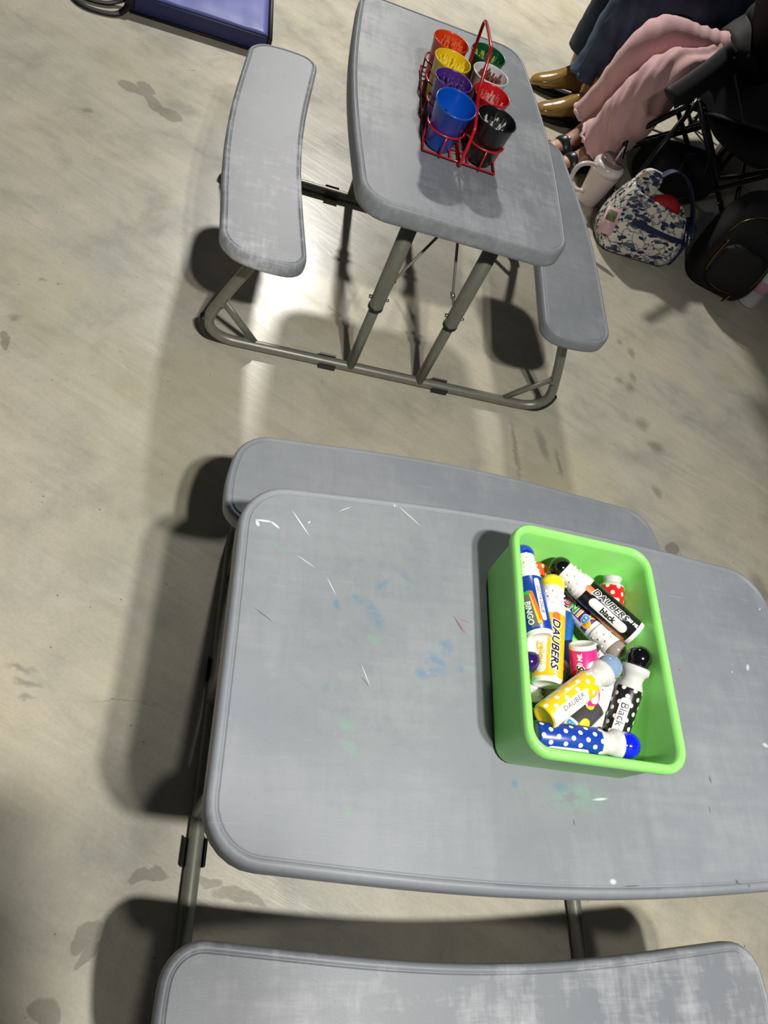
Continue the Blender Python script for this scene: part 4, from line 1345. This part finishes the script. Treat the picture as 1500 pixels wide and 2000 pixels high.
fray('frayed_hem', L(nearleg[0])[0], Vector(nearleg[1]) - Vector(nearleg[0]), .081, M_frayc, pp, 2)
fray('frayed_edge', L(farleg[-1])[0], Vector(farleg[-1]) - Vector(farleg[-2]), .063, M_frayc, pp, 3)
Z_ = (Vector(farleg[-1]) - Vector(farleg[-2])).normalized()
C_ = Vector(farleg[-1]) - Z_ * .022
X_ = Z_.orthogonal().normalized()
Y_ = Z_.cross(X_)
bm = bmesh.new()
add_tube(bm, L(*[tuple(C_ + (X_ * math.cos(a) + Y_ * math.sin(a)) * .0645) for a in [2 * PI * k / 32 for k in range(32)]]), .0030, 6, closed=True)
new_mesh('stitched_band', bm, M_frayc, pp)
seam('side_seam', L((-.030, 2.845, .12), (-.005, 2.835, .20), (.022, 2.815, .30), (.045, 2.79, .39)), M_frayc, pp)
M_shirt = material('black_jersey', (18, 18, 21), 0.75, bump=.4, bscale=22)
cloth_tube('black_top', L((.128, 3.262, .445), (.22, 3.33, .50), (.27, 3.31, .62), (.21, 3.16, .78), (.14, 3.04, .90), (.09, 2.97, .965)), [.072, .125, .150, .155, .12, .06], M_shirt, pp, seed=7, wob=.012, ell=(1.15, .9))
for s, a, b, c in (('n', (.28, 3.01, .88), (.395, 2.98, .67), (.26, 2.875, .765)), ('f', (.10, 3.20, .88), (.045, 3.24, .69), (.06, 3.04, .785))):
    cloth_tube('sleeve', L(a, b, c), [.068, .055, .040], M_shirt, pp, seed=9, wob=.005, n=8)
M_sand = material('black_leather', (34, 38, 42), 0.35)
for (ank, bal, toe, heel) in (((-.075, 2.895, .082), (-.125, 2.835, .030), (-.165, 2.795, .018), (-.052, 2.925, .028)), ((-.135, 3.005, .082), (-.190, 2.915, .030), (-.228, 2.862, .018), (-.112, 3.040, .028))):
    T_, H_ = Vector(toe), Vector(heel)
    d = (T_ - H_)
    d.z = 0
    d.normalize()
    sd = Vector((-d.y, d.x, 0))
    T2, H2 = T_ + d * .018, H_ - d * .026
    Lg = (T2 - H2).length
    ring = []
    for k in range(28):
        a = 2 * PI * k / 28
        u = .5 + .5 * math.cos(a)
        wd = .034 * math.sin(a) * (1.08 if u > .55 else .85)
        p = H2.lerp(T2, u) + sd * wd
        ring.append((p.x - O.x, p.y - O.y))
    bm = bmesh.new()
    loft(bm, [[(x, y, z) for x, y in ring] for z in (0, .003, .011, .013)])
    new_mesh('sandal_sole', bm, M_sand, pp)
    B = Vector(bal)
    A_ = Vector(ank)
    for (c, w, hgt, rr) in ((B + d * .012, .040, .046, .016), (B - d * .010, .040, .056, .012)):
        tube('sandal_strap', crv(L(tuple(c - sd * w + Vector((0, 0, -.022))), tuple(c - sd * w * .8 + Vector((0, 0, .006))), tuple(c + Vector((0, 0, .026))), tuple(c + sd * w * .8 + Vector((0, 0, .006))), tuple(c + sd * w + Vector((0, 0, -.022)))), 4), rr, M_sand, pp, 10, ell=(.95, .22), up=tuple(Vector((0, 0, 1)) + d * .1))
    pts = [A_ + (d * math.cos(a) + sd * math.sin(a)) * .036 + Vector((0, 0, -.012)) for a in [2 * PI * k / 16 for k in range(16)]]
    bm = bmesh.new()
    add_tube(bm, L(*[tuple(p) for p in pts]), .008, 8, closed=True, ell=(.4, 1))
    new_mesh('ankle_strap', bm, M_sand, pp)
    for k in range(5):
        c = T_ + d * (-.002 - .006 * abs(k - .8)) + sd * (-.024 + .0115 * k)
        bm = bmesh.new()
        bmesh.ops.create_uvsphere(bm, u_segments=12, v_segments=8, radius=.0085 if k else .0115, matrix=Matrix.Translation(c - O + Vector((0, 0, .004))))
        new_mesh('toe', bm, M_skin, pp)

# --- person in blue jeans
JB = {'pelvis': ((.17, 3.78, .47), .11), 'belly': ((.22, 3.85, .67), .11), 'chest': ((.25, 3.90, .88), .12), 'neck': ((.24, 3.89, 1.06), .050), 'head': ((.21, 3.86, 1.18), .082), 'crown': ((.21, 3.87, 1.25), .06)}
limbs(JB, 'n', (.13, 3.68, .46), (-.215, 3.255, .475), (-.200, 3.235, .095), (-.295, 3.115, .035), (-.345, 3.070, .022), (-.165, 3.262, .030), (.36, 3.78, .97), (.40, 3.64, .74), (.28, 3.62, .86), (-.6, .3, .6), (.3, -.9, 0))
limbs(JB, 'f', (.04, 3.83, .46), (-.345, 3.42, .475), (-.310, 3.385, .095), (-.395, 3.305, .035), (-.440, 3.275, .022), (-.268, 3.415, .030), (.12, 4.02, .97), (.06, 3.92, .72), (.10, 3.76, .86), (.5, -.3, .6), (-.9, .3, 0))
pj, O = person('seated person in blue jeans and shiny tan ankle boots', JB, (70, 50, 36), (-.6, -.8, 0))
M_jean = material('blue_denim', (44, 54, 78), 0.85, rgb2=(68, 84, 114), scale=7, bump=.5, bscale=300)
M_jean_shade = material('shaded_denim', (34, 40, 58), 0.85, rgb2=(46, 54, 76), scale=9, bump=.5, bscale=300)  # same jeans, far leg: its shade painted in as a darker denim
nl = [(-.252, 3.255, .150), (-.250, 3.262, .24), (-.245, 3.268, .36), (-.222, 3.262, .455), (-.16, 3.30, .50), (-.06, 3.42, .50), (.05, 3.56, .49), (.15, 3.70, .48)]
cloth_tube('jeans_leg', L(*nl), [.083, .082, .084, .090, .092, .096, .100, .105], M_jean, pj, seed=12, wob=.011, folds=(5, 20, 9), seg=48, n=10)
flg = [(-.335, 3.395, .165), (-.332, 3.402, .26), (-.332, 3.41, .38), (-.34, 3.42, .47), (-.28, 3.48, .50), (-.17, 3.60, .50), (-.06, 3.72, .49), (.05, 3.85, .48)]
cloth_tube('jeans_leg', L(*flg), [.074, .076, .080, .086, .088, .094, .1, .105], M_jean_shade, pj, seed=15, wob=.008)
seam('side_seam', L((-.306, 3.190, .155), (-.305, 3.196, .25), (-.300, 3.198, .36), (-.275, 3.19, .46)), material('jean_stitch', (110, 128, 158), .8), pj)
fray('jeans_hem', L(nl[0])[0], Vector(nl[1]) - Vector(nl[0]), .083, M_jean, pj, 8)
cloth_tube('dark_top', L((.08, 3.66, .50), (.14, 3.75, .54), (.20, 3.84, .66), (.24, 3.89, .85), (.245, 3.895, 1.0), (.24, 3.89, 1.05)), [.12, .16, .16, .165, .13, .062], M_shirt, pj, seed=17, wob=.012, ell=(1.15, .9))
for a, b, c in (((.34, 3.80, .96), (.39, 3.65, .75), (.30, 3.62, .845)), ((.14, 4.0, .96), (.065, 3.92, .73), (.095, 3.78, .845))):
    cloth_tube('sleeve', L(a, b, c), [.070, .057, .042], M_shirt, pj, seed=19, wob=.005, n=8)
M_boot = material('tan_patent_leather', (150, 118, 62), 0.16, coat=.7, bump=.5, bscale=34)
M_sole = material('dark_boot_sole', (28, 26, 22), 0.5)


def boot(toe, heel, shaft, h, name='ankle_boot'):
    T_, H_ = Vector(toe), Vector(heel)
    d = T_ - H_
    Lg = d.length
    d.normalize()
    sd = Vector((-d.y, d.x, 0))
    S = Vector(shaft)
    bm = bmesh.new()
    rings = []
    # rings march from the toe back to the heel, then turn up the shaft
    spec = [(1.0, .006, .012, .010), (.985, .018, .020, .014), (.93, .030, .029, .019), (.82, .039, .037, .024), (.68, .042, .046, .030), (.54, .040, .062, .040), (.42, .036, .082, .050)]
    for u, w, zc, hh in spec:
        c = H_ + d * Lg * u
        rings.append([(c + sd * w * math.cos(a) + Vector((0, 0, zc + hh * math.sin(a)))) for a in [2 * PI * k / 20 for k in range(20)]])
    ax0 = H_ + d * Lg * .26 + Vector((0, 0, .075))
    for k, (ang, rx, ry) in enumerate(((35, .058, .036), (65, .056, .037), (90, .050, .040))):
        a0 = math.radians(ang)
        up = Vector((0, 0, math.sin(a0))) + (-d) * math.cos(a0)
        fw_ = d * math.sin(a0) + Vector((0, 0, math.cos(a0)))
        c = ax0 + Vector((0, 0, .010 * k)) + (S - ax0) * (.06 * k)
        rings.append([(c + sd * ry * math.cos(a) + fw_ * rx * math.sin(a)) for a in [2 * PI * k2 / 20 for k2 in range(20)]])
    for t in (.35, .6, .85, 1.0):
        c = ax0.lerp(Vector((S.x, S.y, h)), t)
        rings.append([(c + sd * .043 * math.cos(a) + d * .050 * math.sin(a)) for a in [2 * PI * k2 / 20 for k2 in range(20)]])
    loft(bm, [[tuple(p - O) for p in r] for r in rings])
    o = subsurf(new_mesh(name, bm, M_boot, pj), 1)
    bm = bmesh.new()
    ring = []
    for k in range(30):
        a = 2 * PI * k / 30
        u = .5 + .5 * math.cos(a)
        wd = math.sin(a) * (.041 if u > .5 else .033)
        p = H_ - d * .012 + d * (Lg + .014) * u + sd * wd
        ring.append((p.x - O.x, p.y - O.y))
    loft(bm, [[(x, y, z) for x, y in ring] for z in (0, .002, .010, .012)])
    new_mesh('boot_sole', bm, M_sole, o)
    bm = bmesh.new()
    loft(bm, [[tuple(H_ + d * .030 + (d * math.cos(a) + sd * math.sin(a)) * r + Vector((0, 0, z)) - O) for a in [2 * PI * k / 16 for k in range(16)]] for r, z in ((.026, 0), (.028, .02), (.032, .045))])
    new_mesh('boot_heel', bm, M_sole, o)


boot((-.372, 3.052, 0), (-.150, 3.225, 0), (-.222, 3.230, 0), .20)
boot((-.468, 3.262, 0), (-.250, 3.400, 0), (-.335, 3.375, 0), .22)

# --- the photographer, whose shadow falls into the lower left
JS = {'pelvis': ((.27, -.43, .92), .12), 'belly': ((.27, -.42, 1.08), .11), 'chest': ((.25, -.34, 1.28), .125), 'neck': ((.23, -.23, 1.46), .052), 'head': ((.20, -.13, 1.56), .088), 'crown': ((.20, -.13, 1.63), .066)}
limbs(JS, 'n', (.36, -.44, .90), (.37, -.42, .48), (.38, -.46, .09), (.38, -.36, .035), (.38, -.31, .022), (.38, -.50, .03), (.42, -.36, 1.38), (.36, -.30, 1.16), (.13, -.14, 1.22), (-.8, .5, .1), (.3, .3, .8))
limbs(JS, 'f', (.18, -.44, .90), (.17, -.42, .48), (.16, -.46, .09), (.16, -.36, .035), (.16, -.31, .022), (.16, -.50, .03), (.08, -.32, 1.38), (-.06, -.30, 1.16), (-.06, -.14, 1.22), (.5, .5, .2), (.3, .3, .8))
ps, O = person('person standing just below the picture edge, whose soft shadow fills the lower left floor', JS, (60, 44, 34), (-.3, .8, -.3))
M_trous = material('dark_grey_cotton', (50, 52, 58), .85, bump=.3, bscale=200)
for x in (.37, .165):
    cloth_tube('trouser_leg', L((x, -.46, .07), (x, -.44, .25), (x, -.42, .48), (x, -.43, .75), (x * .9 + .027, -.435, .90)), [.075, .07, .078, .092, .105], M_trous, ps, seed=x * 10, wob=.006)
    bm = bmesh.new()
    loft(bm, [[(x + xx - O.x, -.40 + yy - O.y, z) for xx, yy in rrect(.045 * k, .135 * k, .04 * k, 7)] for z, k in ((0, 1), (.03, 1.02), (.055, .92), (.08, .6))])
    subsurf(new_mesh('shoe', bm, M_sole, ps), 1)
cloth_tube('hoodie', L((.27, -.43, .86), (.27, -.43, .98), (.27, -.41, 1.12), (.25, -.34, 1.30), (.235, -.27, 1.41), (.23, -.23, 1.46)), [.155, .16, .155, .165, .13, .07], M_trous, ps, seed=31, wob=.010, ell=(1.15, .85))
for a, b, c in (((.40, -.36, 1.37), (.36, -.30, 1.17), (.15, -.155, 1.215)), ((.10, -.32, 1.37), (-.055, -.30, 1.17), (-.06, -.16, 1.21))):
    cloth_tube('sleeve', L(a, b, c), [.072, .058, .042], M_trous, ps, seed=33, wob=.005, n=8)

ps.location.x += .138
ps.location.y += .015
